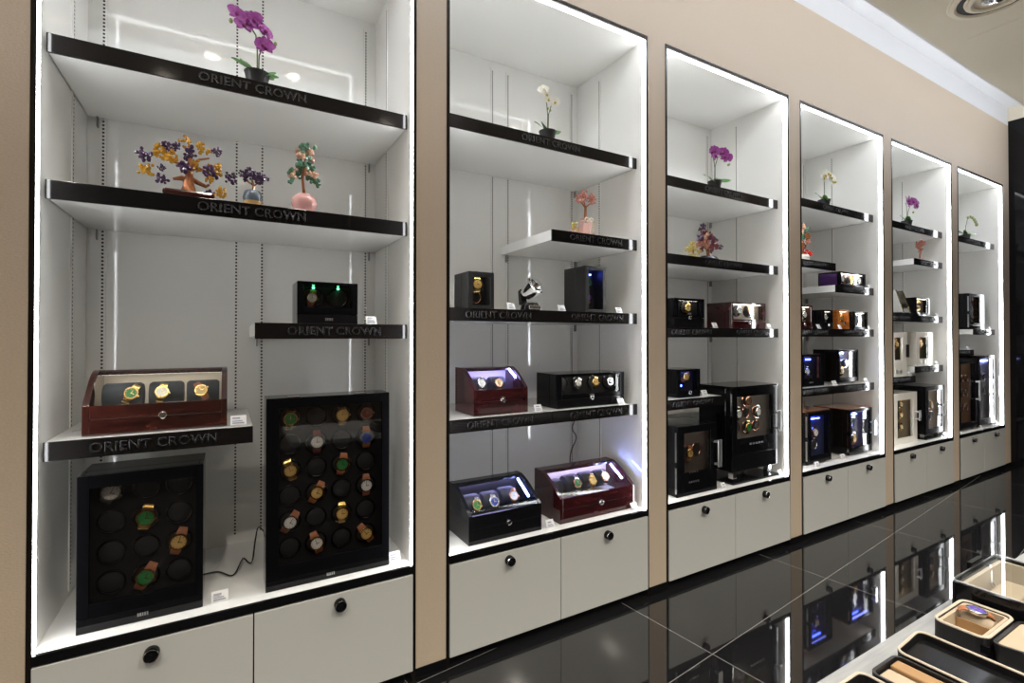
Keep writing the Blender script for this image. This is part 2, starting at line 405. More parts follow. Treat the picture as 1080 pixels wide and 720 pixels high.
def watch(loc, label, dial, metal, strap, s=1., roll=0., tilt=0., yaw=0., group=None):
    t = thing('watch', label, 'watch', loc, 0, group)
    t.rotation_euler = (tilt, 0, yaw) if not roll else (Matrix.Rotation(yaw, 3, 'Z') @ Matrix.Rotation(tilt, 3, 'X') @ Matrix.Rotation(roll, 3, 'Y')).to_euler()
    t.scale = (s, s, s)
    cached('w_case', 'case', case_g, METALS[metal], t)
    cached('w_dial', 'dial', dial_g, DIALS[dial], t)
    cached('w_hand', 'hands', hand_g, GOLD if metal == 'gold' else SILVER, t, smooth=False)
    cached('w_strap', 'strap', strap_g, STRAPS[strap], t)
    return t

# ------------------------------------------------------------------ winders
def cup(t, x, y, z, r=.036, ringm=RINGB, filled=True):
    c = cached('cup%.3f' % r, 'cup', lambda: G().torus(r, .0035, FY), ringm, t, (x, y, z))
    if filled: cached('cushion%.3f' % r, 'cushion', lambda: G().lathe([(0, -.004), (r*.93, -.004), (r*.9, .001), (r*.7, .004), (0, .005)], FY), CUSH, c, (0, .004, 0))
def box_winder(label, loc, w, d, h, body, fl=.025, fr=.025, fb=.05, ft=.025, cd=.06, lining=FELT, glass=SMGLASS, cups=(), ringm=RINGB,
               handle=None, plate=None, latch=None, feet=0., hinge=False, groove=None, bevel=.002, frame=None, rotz=0., cupr=.036, drawer=None, name='watch_winder', cat='watch winder', group=None, glow='white', ge=5.):
    t = thing(name, label, cat, loc, rotz, group)
    f = feet; t_ = .012
    g = G()
    g.box(0, w, cd, d, f, h)
    g.box(0, t_, .0125, cd, f, h).box(w-t_, w, .0125, cd, f, h).box(t_, w-t_, .0125, cd, h-t_, h).box(t_, w-t_, .0125, cd, f, f+t_)
    obj('body', g, body, t, bevel=bevel)
    dz = drawer if drawer else f
    g = G().box(0, fl, 0, .012, dz, h).box(w-fr, w, 0, .012, dz, h).box(fl, w-fr, 0, .012, h-ft, h).box(fl, w-fr, 0, .012, dz, f+fb)
    dr = obj('door', g, BLACKS if (frame or body) is BLACK else (frame or body), t, bevel=.0012)
    obj('glass_pane', G().box(fl, w-fr, .005, .008, f+fb, h-ft), glass, dr)
    if drawer: obj('drawer_front', G().box(0, w, 0, .012, f, dz-.002), body, t, bevel=.0015)
    obj('lining', G().box(t_, w-t_, cd-.004, cd-.0005, f+t_, h-t_), lining, t)
    for cxx, cz in cups: cup(t, cxx, cd-.012, cz, cupr, ringm)
    if glow: obj('lamp_bar', G().box(max(fl, t_)+.002, w-max(fr, t_)-.002, .015, .031, h-t_-.0012, h-t_-.0003), GLOW(glow, ge), t)  # unseen bar added under the top to brighten the interior
    if plate:
        px, pz, pw = plate
        g = G()
        n = 5
        for i in range(n): g.box(px-pw/2+pw*i/n, px-pw/2+pw*(i+.62)/n, -.0015, 0, pz-.005, pz+.005)
        obj('badge', g, STEEL, t)
    if latch:
        obj('latch', G().torus(.009, .0025, FY @ Matrix.Translation((0, 0, .003))).lathe([(0, 0), (.008, 0), (.006, .006), (0, .006)], FY, 14), CHROME, t, (latch[0], 0, latch[1]), smooth=True)
    if handle:
        hx, z0, z1 = handle
        obj('handle', G().box(hx-.016, hx+.016, -.034, -.026, z0, z1).box(hx-.012, hx+.012, -.027, 0, z1-.02, z1-.008).box(hx-.012, hx+.012, -.027, 0, z0+.008, z0+.02), HANDM, dr, bevel=.002)
    if hinge:
        obj('hinge', G().box(-.0035, 0, .002, .013, f+.02, f+.42*h).box(-.0035, 0, .002, .013, f+.5*h, h-.03), CHROME, t)
    if feet > .02:
        for a, b in ((.05, .04), (w-.05, .04), (.05, d-.04), (w-.05, d-.04)):
            cached('foot%.3f' % feet, 'foot', lambda: G().box(-.016, .016, -.016, .016, .014, f), CHROME, t, (a, b, 0), smooth=False)
        obj('base_plate', G().box(-.004, w+.004, -.006, d, 0, .014), BLACK, t, bevel=.002)
    elif feet:
        for a, b in ((.04, .03), (w-.04, .03), (.04, d-.03), (w-.04, d-.03)):
            cached('foot%.3f' % feet, 'foot', lambda: G().lathe([(0, 0), (.012, 0), (.012, f), (0, f)]), SLOT, t, (a, b, 0))
    return t

def slant_winder(label, loc, w, d, hf, h, dt, body, pads, lining=CREAMW, led=None, padm=CUSH, backm=None, curve=.5, glow='violet', ge=16.):
    t = thing('watch_winder', label, 'watch winder', loc, 0)
    n = 9; cur = []
    for i in range(n+1):
        u = i/n
        y = dt*u; z = hf+(h-hf)*((1-curve)*u+curve*math.sin(u*PI/2))
        cur.append((y, z))
    e = .018
    for q, (a, b) in enumerate(((0, e), (w-e, w))):
        obj('side_panel', G().prism([(0.0, 0), *cur, (d, h), (d, 0)], a, b), body, t, bevel=.0015)
    obj('base', G().box(e, w-e, .0005, d-.0005, 0, hf*.52), body, t, bevel=.001)
    lid = obj('lid_rail', G().box(e, w-e, .0005, .016, hf*.535, hf-.001), body, t, bevel=.001)
    obj('lid_top', G().prism([(dt-.012, h-.006), (dt, h-.001), (d-.001, h-.001), (d-.001, h-.018), (dt-.012, h-.018)], e, w-e), body, t, bevel=.001)
    g = G(); g.loft([[(x, y, z) for (y, z) in cur] for x in (e, w-e)], caps=False, closed=False)
    obj('glass_pane', G().prism([(y, z-.001) for y, z in cur] + [(y+.002, z-.004) for y, z in cur[::-1]], e, w-e), GLASS, lid); g.bm.free()
    obj('back_board', G().box(e, w-e, d-.02, d-.0005, hf*.52, h-.019), backm or lining, t)
    obj('lamp_bar', G().box(e+.002, w-e-.002, dt+.006, dt+.024, h-.0192, h-.0183), GLOW(glow, ge), t)  # unseen bar added below the lid to brighten the cushions and lining
    obj('tray', G().box(e, w-e, .018, d-.021, hf*.53, hf*.6), lining, t)
    for px, py, pz, pr, pl in pads:
        obj('cushion', G().lathe([(0, -pl/2), (pr*.86, -pl/2), (pr, -pl/2+.008), (pr, pl/2-.008), (pr*.86, pl/2), (0, pl/2)], Matrix.Translation((px, py, pz)) @ Matrix.Rotation(PI/2, 4, 'Y'), 20), padm, t, smooth=True)
    obj('latch', G().torus(.010, .003, FY @ Matrix.Translation((0, 0, .003))).lathe([(0, 0), (.009, 0), (.007, .007), (0, .007)], FY, 14), CHROME, t, (w*.53, 0, hf*.55), smooth=True)
    if led:
        p0, p1 = led
        obj('light_bar', G().tube([p0, p1], .0045), BLUEL, t)
    return t

def card(label, x, y, z, w=.042, h=.032, rotz=0.):
    t = thing('price_card', label, 'price card', (x, y, z), rotz, 'white price cards')
    cached('pc%.3f' % w, 'holder', lambda: G().prism([(-.004, 0), (-.002, 0), (.014, h), (.012, h)], -w/2, w/2).box(-w/2, w/2, -.004, .022, 0, .0015), CARD, t, smooth=False)
    cached('pp%.3f' % w, 'printed_lines', lambda: G().prism([(-.0005, .022), (.0035, .027), (.003, .0275), (-.001, .0225)], -w*.38, w*.1).prism([(-.0040+.0003, .006), (-.0018, .0095), (-.0023, .010), (-.0042, .0065)], -w*.38, w*.36).prism([(-.0015, .013), (.0002, .0155), (-.0003, .016), (-.002, .0135)], -w*.38, w*.25), INK, t, (0, -.001, 0), smooth=False)
    return t

# ---- first cabinet
B = BASEZ+.0005
W1 = box_winder('black glass-fronted watch case with twelve cups, standing on the base at far left', (-.395, .056, B), .326, .19, .478, BLACK, .03, .022, .085, .04, .07,
                cups=[(.075+.09*i, .12+.0967*j) for i in range(3) for j in range(4)], glow=None, plate=(.165, .022, .03), drawer=.045, hinge=False, name='watch_case', cat='watch case')
for i, j, d, m, s, r, lb in ((0, 3, 'white', 'silver', 'silver', .5, 'silver watch with pale dial in the top left cup of the twelve-cup case'), (1, 2, 'green', 'gold', 'gold', .2, 'gold watch with green dial in the second row of the twelve-cup case'),
                             (2, 1, 'gold', 'gold', 'brown', .3, 'gold watch with champagne dial at the right of the twelve-cup case'), (1, 0, 'green', 'gold', 'brown', .5, 'gold watch with green dial in the bottom row of the twelve-cup case')):
    watch((-.395+.075+.09*i, .056+.044, B+.12+.0967*j), lb, d, m, s, 1.3, r)
W2 = box_winder('tall black glass-fronted watch case with twenty-four cups, right on the base', (.119, .049, B), .440, .12, .684, BLACK, .042, .03, .085, .035, .06,
                cups=[(.082+.092*i, .128+.095*j) for i in range(4) for j in range(6)], glow=None, plate=(.22, .018, .03), drawer=.038, name='watch_case', cat='watch case')
for hx in (.07, .31): obj('hinge', G().box(hx, hx+.04, -.001, .03, .6842, .6875), CHROME, W2)
W2W = [(0, 5, 'green', 'gold', 'gold', .1, 'gold watch with green dial in the top left cup of the tall case'),
       (2, 5, 'gold', 'gold', 'gold', 0, 'gold watch with gold dial in the top row of the tall case'),
       (3, 5, 'red', 'rose', 'black', 0, 'dark red watch in the top right cup of the tall case'),
       (1, 4, 'white', 'silver', 'maroon', 0, 'silver watch with white dial in the second row of the tall case'),
       (3, 4, 'blue', 'silver', 'brown', 0, 'silver watch with blue dial at the right edge of the tall case'),
       (0, 3, 'gold', 'gold', 'gold', -.3, 'gold watch with champagne dial in the third row of the tall case'),
       (2, 3, 'green', 'gold', 'brown', .2, 'gold watch with green dial and brown strap in the third row of the tall case'),
       (1, 2, 'gold', 'gold', 'brown', .5, 'gold watch on tilted brown strap in the fourth row of the tall case'),
       (3, 2, 'white', 'silver', 'brown', 0, 'white-dialled watch on brown strap at the right of the fourth row of the tall case'),
       (0, 1, 'white', 'silver', 'brown', .6, 'silver watch on brown strap at the left of the tall case fifth row'),
       (2, 1, 'gold', 'gold', 'gold', 0, 'pale gold watch in the fifth row of the tall case'),
       (1, 0, 'white', 'gold', 'brown', -.3, 'gold watch with pale dial in the bottom row of the tall case'),
       (3, 0, 'gold', 'gold', 'brown', -.6, 'gold watch at the bottom right of the tall case')]
for i, j, d, m, s, r, lb in W2W: watch((.119+.082+.092*i, .049+.034, B+.128+.095*j), lb, d, m, s, 1.22, r)

slant_winder('dark wood box with slanted glass lid over three watch cushions, on the low left shelf', (-.397, .118, 1.049), .396, .24, .095, .200, .16, BURL,
             [(.088, .125, .112, .044, .11), (.21, .125, .112, .044, .10), (.320, .125, .112, .044, .10)], padm=mat('grey_felt_cushion', (.055, .06, .065), .8), backm=CREAMW, curve=.8, glow='white', ge=6.)
for x, d, m, s, r, lb in ((.115, 'green', 'gold', 'gold', .5, 'gold watch with green dial on the left cushion of the dark wood box'), (.20, 'white', 'gold', 'gold', .2, 'gold watch with white dial on the middle cushion of the dark wood box'), (.315, 'gold', 'gold', 'brown', -.5, 'gold watch with gold dial on the right cushion of the dark wood box')):
    watch((-.397+x, 0.118+.070, 1.049+.123), lb, d, m, s, 1.0, r, -.35)
W4 = box_winder('black two-watch winder lit green inside, on the upper right shelf of the nearest cabinet', (.225, .105, 1.414), .222, .16, .160, BLACK, .022, .022, .062, .012, .09, glass=GLASS, cups=[(.065, .105), (.158, .105)], plate=(.115, .017, .03), drawer=.036, glow=None)
watch((.225+.060, .105+.060, 1.414+.102), 'gold watch with pale dial inside the green-lit winder', 'white', 'gold', 'brown', 1., .2)
for x in (.065, .158): obj('indicator', G().sphere((x, .060, .142), .005, u=10, v=8), GREENL, W4)
card('white price card at the right end of the shelf with the green-lit winder', .500, .10, 1.414)
card('white price card beside the dark wood slanted box', .034, .115, 1.049, .05)
card('white price card on the base beside the twelve-cup case', -.020, .07, B, .05)
card('white price card on the base at the right edge of the nearest cabinet', .590, .075, B, .045)
c = obj('power_cord', G().tube(smooth_path([(-.10, .30, B+.008), (-.03, .30, B+.008), (.02, .24, B+.008), (.05, .33, B+.02), (.06, .37, B+.012), (.085, .30, B+.018), (.10, .36, B+.08), (.115, .45, B+.10), (.14, .5, B+.06)]), .0028), CABLE)
tag(c, 'black power cord curling on the base between the two black watch cases', 'power cord')
c = obj('power_cord', G().tube(smooth_path([(-.33, .40, 1.10), (-.38, .43, 1.13), (-.42, .43, 1.12), (-.43, .40, 1.07), (-.435, .30, 1.056), (-.42, .24, 1.056), (-.435, .2, 1.056)]), .002), GCABLE)
tag(c, 'thin grey cord behind the dark wood slanted box', 'power cord')

# ---- second cabinet
X2 = cx(1)
W5 = box_winder('small black leather winder with one gold watch, middle shelf of the second cabinet', (.937, .12, 1.4905), .131, .16, .170, LEATHER, .022, .018, .018, .022, .08, glass=GLASS, cups=[(.066, .118), (.066, .058)], ringm=RGOLD, cupr=.028)
obj('carry_tab', G().box(.055, .075, .05, .09, .1702, .178), LEATHER, W5)
watch((.937+.066, .12+.045, 1.4905+.118), 'gold watch in the small black leather winder', 'gold', 'gold', 'gold', 1.25, 0)
W6 = box_winder('tall black leather winder lit blue, right on the middle shelf of the second cabinet', (1.604, .12, 1.4905), .137, .19, .245, LEATHER, .022, .022, .018, .022, .09, glass=GLASS, cups=[(.068, .165), (.068, .085)], cupr=.03, glow='blue', ge=9.)
obj('carry_tab', G().box(.06, .08, .06, .11, .2452, .254), LEATHER, W6)
watch((1.604+.068, .12+.062, 1.4905+.165), 'watch with green dial in the tall blue-lit leather winder', 'green', 'gold', 'black', 1.15, .2)
watch((1.604+.068, .12+.062, 1.4905+.085), 'purple-dialled watch at the bottom of the tall blue-lit leather winder', 'purple', 'rose', 'maroon', .95, -.2)
obj('light_bar', G().box(.045, .092, .07, .078, .205, .212), BLUEP, W6)
# globe winder
t = thing('globe_winder', 'single silver dome winder on a black stand, middle shelf of the second cabinet', 'watch winder', (1.290, .16, 1.4905))
obj('base', G().lathe([(0, 0), (.050, 0), (.050, .012), (.045, .03), (.036, .042), (0, .042)], Matrix.Diagonal((1.05, .8, 1, 1)), 28), BLACK, t, smooth=True)
obj('control_plate', G().box(-.032, .032, -.047, -.040, .008, .026), SILVER, t, bevel=.001)
obj('arm', G().prism([(.0, .03), (.035, .03), (.045, .10), (.02, .11)], -.045, -.015), BLACK, t, bevel=.003)
HM = Matrix.Translation((.0, .0, .105)) @ Matrix.Rotation(math.radians(28), 4, 'Z') @ Matrix.Rotation(math.radians(-38), 4, 'X') @ FY
hd = obj('head', G().lathe([(0, -.055), (.018, -.05), (.034, -.035), (.040, -.01), (.047, .02), (.050, .034), (.045, .036), (.040, .02), (.034, .0), (0, -.004)], HM, 30), CHROME, t, smooth=True)
obj('glass_dome', G().lathe([(.044, .033), (.040, .046), (.025, .058), (0, .062)], HM, 26), GLASS, hd, smooth=True)
wm = HM @ Matrix.Translation((0, 0, .012))
w = watch((1.290, .16, 1.5955), 'watch under the glass dome of the silver dome winder', 'white', 'gold', 'silver', .85, 0)
w.rotation_euler = (Matrix.Rotation(math.radians(28), 3, 'Z') @ Matrix.Rotation(math.radians(-38), 3, 'X')).to_euler()
w.location = Vector((1.290, .16, 1.4905)) + wm.translation + Vector((0, 0, 0))

slant_winder('burgundy sloped winder lit blue over two watches, lower left in the second cabinet', (.962, .115, 1.0045), .287, .21, .118, .212, .14, BURG,
             [(.085, .145, .122, .043, .078), (.19, .145, .122, .043, .078)], lining=mat('pale_velvet', (.55, .5, .62), .7), led=((.250, .055, .165), (.250, .12, .2)))
watch((.962+.085, .115+.094, 1.0045+.140), 'silver watch at the left of the burgundy sloped winder for two', 'white', 'silver', 'silver', 1., .2, -.4)
watch((.962+.18, .115+.094, 1.0045+.136), 'rose gold watch at the right of the burgundy sloped winder for two', 'gold', 'rose', 'black', .95, -.2, -.4)
W8 = box_winder('long black winder with four cushions, on the lower right shelf of the second cabinet', (1.420, .115, 1.0045), .442, .19, .172, BLACK, .03, .03, .068, .014, .07, glass=GLASS, cups=[(.07, .118), (.17, .118), (.275, .118), (.375, .118)], latch=(.22, .045), plate=(.22, .058, .03), drawer=.045)
for x, d, m, s, r, lb in ((.155, 'white', 'silver', 'silver', .6, 'silver watch in the long black winder'), (.27, 'gold', 'gold', 'gold', .3, 'gold watch in the long black winder'), (.37, 'black', 'silver', 'black', .3, 'black watch at the right of the long black winder')):
    watch((1.420+x, .115+.032, 1.0045+.120), lb, d, m, s, 1.02, r, -.1)
slant_winder('black sloped winder lit blue over three watches, left on the base of the second cabinet', (.905, .045, B), .376, .225, .125, .225, .18, BLACK,
             [(.08, .155, .126, .044, .078), (.175, .155, .126, .044, .078), (.27, .16, .132, .044, .078)], lining=FELT, led=((.335, .05, .15), (.335, .15, .208)), padm=mat('blue_black_cushion', (.035, .04, .07), .5))
for x, d, m, s, r, lb in ((.085, 'green', 'gold', 'silver', .3, 'gold watch with green dial at the left of the black sloped winder'), (.175, 'blue', 'silver', 'silver', 0, 'silver watch with blue dial in the middle of the black sloped winder'), (.28, 'white', 'rose', 'rose', .2, 'rose gold watch at the right of the black sloped winder')):
    watch((.905+x, 0.045+.096, B+.136+(.012 if x > .25 else 0)), lb, d, m, s, 1.15, r, -.5)
slant_winder('burgundy sloped winder lit blue over four watches, right on the base of the second cabinet', (1.392, .052, B), .484, .23, .122, .222, .17, BURG,
             [(.07, .16, .126, .044, .08), (.175, .162, .134, .046, .08), (.28, .162, .134, .046, .08), (.375, .162, .134, .044, .075)], lining=CREAMW, led=((.440, .05, .15), (.440, .14, .205)))
for x, z, d, m, s, r, lb in ((.185, .150, 'green', 'rose', 'silver', .2, 'watch with green dial in the burgundy winder for four'), (.285, .150, 'gold', 'gold', 'gold', .3, 'gold watch in the burgundy winder for four'), (.37, .160, 'white', 'rose', 'silver', .2, 'rose gold watch with white dial in the burgundy winder for four')):
    watch((1.392+x, .052+.104, B+z-.004), lb, d, m, s, 1.12, r, -.5)
card('white price card right of the small black leather winder', 1.150, .10, 1.4905); card('white price card right of the silver dome winder', 1.440, .10, 1.4905); card('white price card right of the tall blue-lit leather winder', 1.815, .10, 1.4905)
card('white price card between the burgundy and the long black winder', 1.300, .10, 1.0045); card('white price card at the right end of the long black winder', 1.815, .085, 1.0045)
card('white price card on the base between the black and burgundy sloped winders', 1.335, .05, B); card('white price card at the right edge of the second cabinet base', 1.855+.03-.03, .03, B, .04)
c = obj('power_cord', G().tube(smooth_path([(1.86, .555, .93), (1.86, .552, .86), (1.84, .55, .80), (1.87, .55, .74), (1.82, .54, .66), (1.80, .52, .56), (1.80, .5, .50)]), .003), CABLE)
tag(c, 'black power cord hanging on the back panel of the second cabinet', 'power cord')

# ---- third cabinet
W11 = box_winder('black winder with one gold watch, left on the middle shelf of the third cabinet', (2.268, .13, 1.4195), .262, .20, .176, BLACK, .035, .03, .075, .015, .05, glass=GLASS, cups=[(.13, .12)], latch=(.13, .06), plate=(.13, .085, .03), drawer=.06)
watch((2.268+.135, .13+.018, 1.4195+.118), 'gold watch in the black winder of the third cabinet', 'gold', 'gold', 'gold', 1.15, .5)
W12 = box_winder('burgundy winder with two watches, right on the middle shelf of the third cabinet', (2.79, .13, 1.4195), .355, .19, .170, BURG, .015, .03, .06, .012, .05, lining=CREAMW, glass=GLASS, cups=[(.10, .115), (.21, .115)], latch=(.18, .04), drawer=.05)
watch((2.79+.10, .13+.018, 1.4195+.118), 'silver watch at the left of the burgundy winder in the third cabinet', 'white', 'silver', 'silver', 1.1, .4); watch((2.79+.215, .13+.018, 1.4195+.118), 'rose gold watch at the right of the burgundy winder in the third cabinet', 'white', 'rose', 'rose', 1.1, -.3)
W13 = box_winder('small black winder with a blue light, on the low left shelf of the third cabinet', (2.275, .11, 1.0075), .19, .17, .166, BLACK, .022, .022, .04, .015, .05, glass=GLASS, cups=[(.09, .115)], latch=(.10, .028), glow='blue', ge=5.)
watch((2.275+.09, .11+.018, 1.0075+.120), 'gold watch in the small blue-lit winder of the third cabinet', 'gold', 'gold', 'brown', 1.1, 1.)
obj('indicator', G().sphere((.055, .030, .068), .007, u=10, v=8), BLUEP, W13)
W14 = box_winder('black upright winder with chrome handle, left on the base of the third cabinet', (2.192, .045, B), .338, .235, .396, BLACK, .06, .055, .13, .04, .05, lining=mat('brown_black_velvet', (.10, .08, .07), .8), cups=[(.12, .235), (.205, .245)], ringm=RGOLD, handle=(.325, .14, .30), hinge=True, plate=(.14, .075, .09))
obj('badge', G().box(.10, .105, -.0015, 0, .125, .136).box(.115, .155, -.0015, 0, .127, .134).box(.165, .17, -.0015, 0, .125, .136), STEEL, W14)
watch((2.192+.125, .045+.018, B+.232), 'gold watch in the black upright winder with chrome handle', 'gold', 'gold', 'brown', 1.3, .2)
W15 = box_winder('large black winder on chrome legs with seven cups in the third cabinet', (2.678, .045, B), .455, .25, .585, BLACK, .045, .05, .20, .05, .05, lining=mat('dark_taupe_velvet', (.13, .11, .095), .8), glass=GLASS, cups=[(.18, .50), (.085, .425), (.18, .425), (.28, .425), (.085, .335), (.18, .335), (.28, .335)],
                 ringm=RGOLD, handle=(.43, .30, .43), feet=.075, hinge=True, plate=(.24, .235, .15), drawer=.175, cupr=.034)
obj('top_lid', G().box(-.004, .459, -.004, .252, .5855, .60), BLACK, W15, bevel=.002)
for x, z, d, m, s, lb in ((.18, .50, 'brown', 'rose', 'brown', 'brown watch at the top of the large winder on legs'), (.085, .425, 'white', 'silver', 'silver', 'white-dialled watch at the left of the large winder on legs'), (.28, .425, 'white', 'silver', 'silver', 'white-dialled watch at the right of the large winder on legs'), (.18, .335, 'green', 'gold', 'gold', 'gold watch with green dial low in the large winder on legs')):
    watch((2.678+x, .045+.018, B+z), lb, d, m, s, 1.3, .15)
card('white price card between the two winders on the middle shelf of the third cabinet', 2.580, .09, 1.4195); card('white price card at the right end of the middle shelf in the third cabinet', 3.120, .085, 1.4195, .04)
card('white price card on the low left shelf of the third cabinet', 2.52, .12, 1.0075, .05); card('white price card on the base between the black winders of the third cabinet', 2.575, .03, B, .035); card('white price card at the right edge of the third cabinet base', 3.150, .032, B, .04)

# ---- fourth cabinet
W16 = box_winder('black box with three watch windows on the short right shelf of the fourth cabinet', (4.025, .10, 1.7535), .385, .16, .112, BLACK, .02, .02, .02, .012, .05, lining=BROWNW, glass=GLASS, cups=[(.07, .058), (.2, .05), (.32, .058)], cupr=.03)
obj('side_screen', G().box(-.003, -.0002, .02, .15, .01, .10), BURGS, W16)  # thin sheet paints a purple reflection on the black side
for x, d, m, lb in ((.07, 'white', 'silver', 'silver watch at the left of the three-window black box'), (.2, 'gold', 'gold', 'gold watch in the middle of the three-window black box'), (.32, 'white', 'silver', 'silver watch at the right of the three-window black box')):
    watch((4.025+x, .10+.018, 1.7535+.058), lb, d, m, m, 1.2, 0)
W17 = box_winder('dark wood winder with a pale window, leftmost on the fourth cabinet middle shelf', (3.49, .12, 1.4255), .200, .16, .168, BURL, .02, .02, .05, .012, .05, lining=CREAMW, glass=GLASS, cups=[(.10, .11)], latch=(.1, .03))
watch((3.49+.13, .12+.018, 1.4255+.10), 'silver watch in the burl winder of the fourth cabinet', 'white', 'silver', 'silver', 1.2, 0)
W18 = box_winder('narrow black winder with a pale window, second on the middle shelf of the fourth cabinet', (3.84, .12, 1.4255), .125, .16, .143, BLACK, .012, .012, .05, .012, .05, lining=CREAMW, glass=GLASS, cups=[(.062, .09)], latch=(.062, .03), cupr=.03)
watch((3.84+.055, .12+.018, 1.4255+.088), 'silver watch in the narrow black winder of the fourth cabinet', 'white', 'silver', 'black', 1.1, 0)
W19 = box_winder('bright orange wooden winder on the middle shelf of the fourth cabinet', (4.045, .12, 1.4255), .155, .15, .148, ORANGE, .015, .015, .05, .012, .05, lining=ORANGE, glass=GLASS, cups=[(.078, .09)], latch=(.078, .05), cupr=.03, ringm=GOLD)
watch((4.045+.078, .12+.018, 1.4255+.09), 'gold watch in the orange winder', 'gold', 'gold', 'gold', 1., 0)
W20 = box_winder('square black winder with a round silver rim, right of the orange winder', (4.200, .085, 1.4255), .205, .15, .138, BLACK, .02, .02, .018, .012, .05, glass=GLASS, cups=[(.10, .07)], ringm=CHROME, cupr=.045)
W21 = box_winder('dark winder glowing blue, left on the lower shelf of the fourth cabinet', (3.55, .12, 1.0055), .29, .20, .235, BROWNW, .03, .05, .06, .02, .05, frame=BLACK, glass=GLASS, cups=[(.09, .13), (.18, .05)], plate=(.12, .03, .05), glow='blue', ge=8.)
obj('light_bar', G().box(.10, .16, .026, .032, .19, .20), BLUEP, W21)
watch((3.55+.10, .12+.018, 1.0055+.11), 'silver watch in the blue-glowing winder of the fourth cabinet', 'white', 'silver', 'silver', 1.2, .2)
W22 = box_winder('black cube winder with large glass door, fourth cabinet lower shelf', (4.04, .12, 1.0055), .295, .19, .262, BLACK, .02, .02, .035, .015, .05, lining=mat('taupe_velvet', (.26, .22, .19), .8), glass=GLASS, cups=[(.10, .11), (.14, .15)], ringm=SILVER, feet=.012, glow='violet', ge=4.)
obj('light_bar', G().box(.03, .13, .03, .036, .232, .24), BLUEL, W22)
for x, z, m, lb in ((.085, .10, 'gold', 'gold watch low in the black cube winder'), (.15, .155, 'silver', 'silver watch high in the black cube winder')): watch((4.04+x, .12+.018, 1.0055+z), lb, 'white', m, m, 1.2, .3)
W23 = box_winder('black and brown upright winder, left on the base of the fourth cabinet', (3.53, .07, B), .305, .24, .375, BLACK, .04, .03, .05, .03, .05, frame=BLACK, lining=mat('blue_black_velvet', (.04, .045, .10), .05), glass=GLASS, cups=[(.15, .22), (.15, .13)], ringm=SILVER, hinge=True, feet=.012, glow='blue', ge=8.)
obj('light_bar', G().box(.10, .20, .026, .032, .315, .322), BLUEP, W23)
watch((3.53+.13, .07+.018, B+.22), 'rose gold watch in the upright winder at the left of the fourth cabinet', 'white', 'rose', 'rose', 1.4, .2)
W24 = box_winder('large brown winder with black glass door, right on the base of the fourth cabinet', (4.085, .07, B), .345, .26, .352, BLACK, .03, .03, .05, .02, .05, frame=BLACK, lining=mat('deep_blue_velvet', (.06, .05, .10), .05), glass=GLASS, cups=[(.10, .25), (.09, .17), (.13, .11)], ringm=SILVER, handle=(.325, .14, .25), hinge=True, feet=.012, glow='blue', ge=8.)
obj('light_bar', G().box(.08, .17, .026, .032, .305, .312), BLUEP, W24)
watch((4.085+.11, .07+.018, B+.12), 'gold watch in the large brown winder', 'gold', 'gold', 'brown', 1.4, .3)
for t_, w_, d_, h_ in ((W23, .305, .24, .375), (W24, .345, .26, .352)):
    obj('wood_shell', G().box(-.004, w_+.004, d_*.55, d_+.004, .012, h_+.005).box(-.004, w_+.004, .012, d_*.55, h_, h_+.005), BROWNW, t_, bevel=.001)
card('white price card at the right end of the short shelf in the fourth cabinet', 4.445, .085, 1.7535)
card('white price card right of the burl winder in the fourth cabinet', 3.74, .10, 1.4255); card('white price card left of the orange winder', 4.008, .09, 1.4255, .036); card('white price card right of the orange winder', 4.238, .09, 1.4255, .036); card('white price card at the right end of the fourth cabinet middle shelf', 4.425, .085, 1.4255, .038)
card('white price card between the two winders on the lower shelf of the fourth cabinet', 3.93, .09, 1.0055, .06); card('white price card at the right end of the lower shelf in the fourth cabinet', 4.39, .09, 1.0055, .05)
card('white price card on the base between the brown winders', 3.98, .06, B, .06); card('white price card on the base at the left edge of the fourth cabinet', 3.58, .028, B, .05)

# ---- fifth cabinet
def easel(label, x, y, z):
    t = thing('tilted_panel', label, 'display panel', (x, y, z))
    R = Matrix.Translation((0, 0, .012)) @ Matrix.Rotation(math.radians(-36), 4, 'Y')
    obj('panel', G().box(-.008, .008, 0, .17, 0, .25, R), SILVER, t, bevel=.001)
    obj('gold_edge', G().box(-.004, .006, -.003, -.0003, .02, .23, R), GOLD, t)
    obj('stand', G().box(-.03, .05, .0, .15, 0, .006), BLACK, t)
easel('left one of two slim tilted silver panels with gold edges, fifth cabinet', 5.06, .10, 1.5535)
easel('right one of two slim tilted silver panels with gold edges, fifth cabinet', 5.18, .10, 1.5535)
t = box_winder('black box with a gold emblem panel on the middle shelf of the fifth cabinet', (5.262, .09, 1.5685), .27, .16, .15, BLACK, .012, .03, .012, .012, .05, glass=GLASS, lining=mat('dark_brown_panel', (.12, .06, .03), .4), name='gift_box', cat='box')
obj('emblem', G().tube([(.17, .036, .11), (.13, .036, .115), (.08, .036, .10), (.09, .036, .08), (.15, .036, .07), (.16, .036, .05), (.11, .036, .035), (.07, .036, .04)], .009), GOLDP, t)
obj('emblem_dot', G().sphere((.125, .036, .128), .009, u=10, v=8), GOLDP, t)
obj('stand', G().box(.03, .24, .02, .14, -.0145, -.0005), BLACK, t)
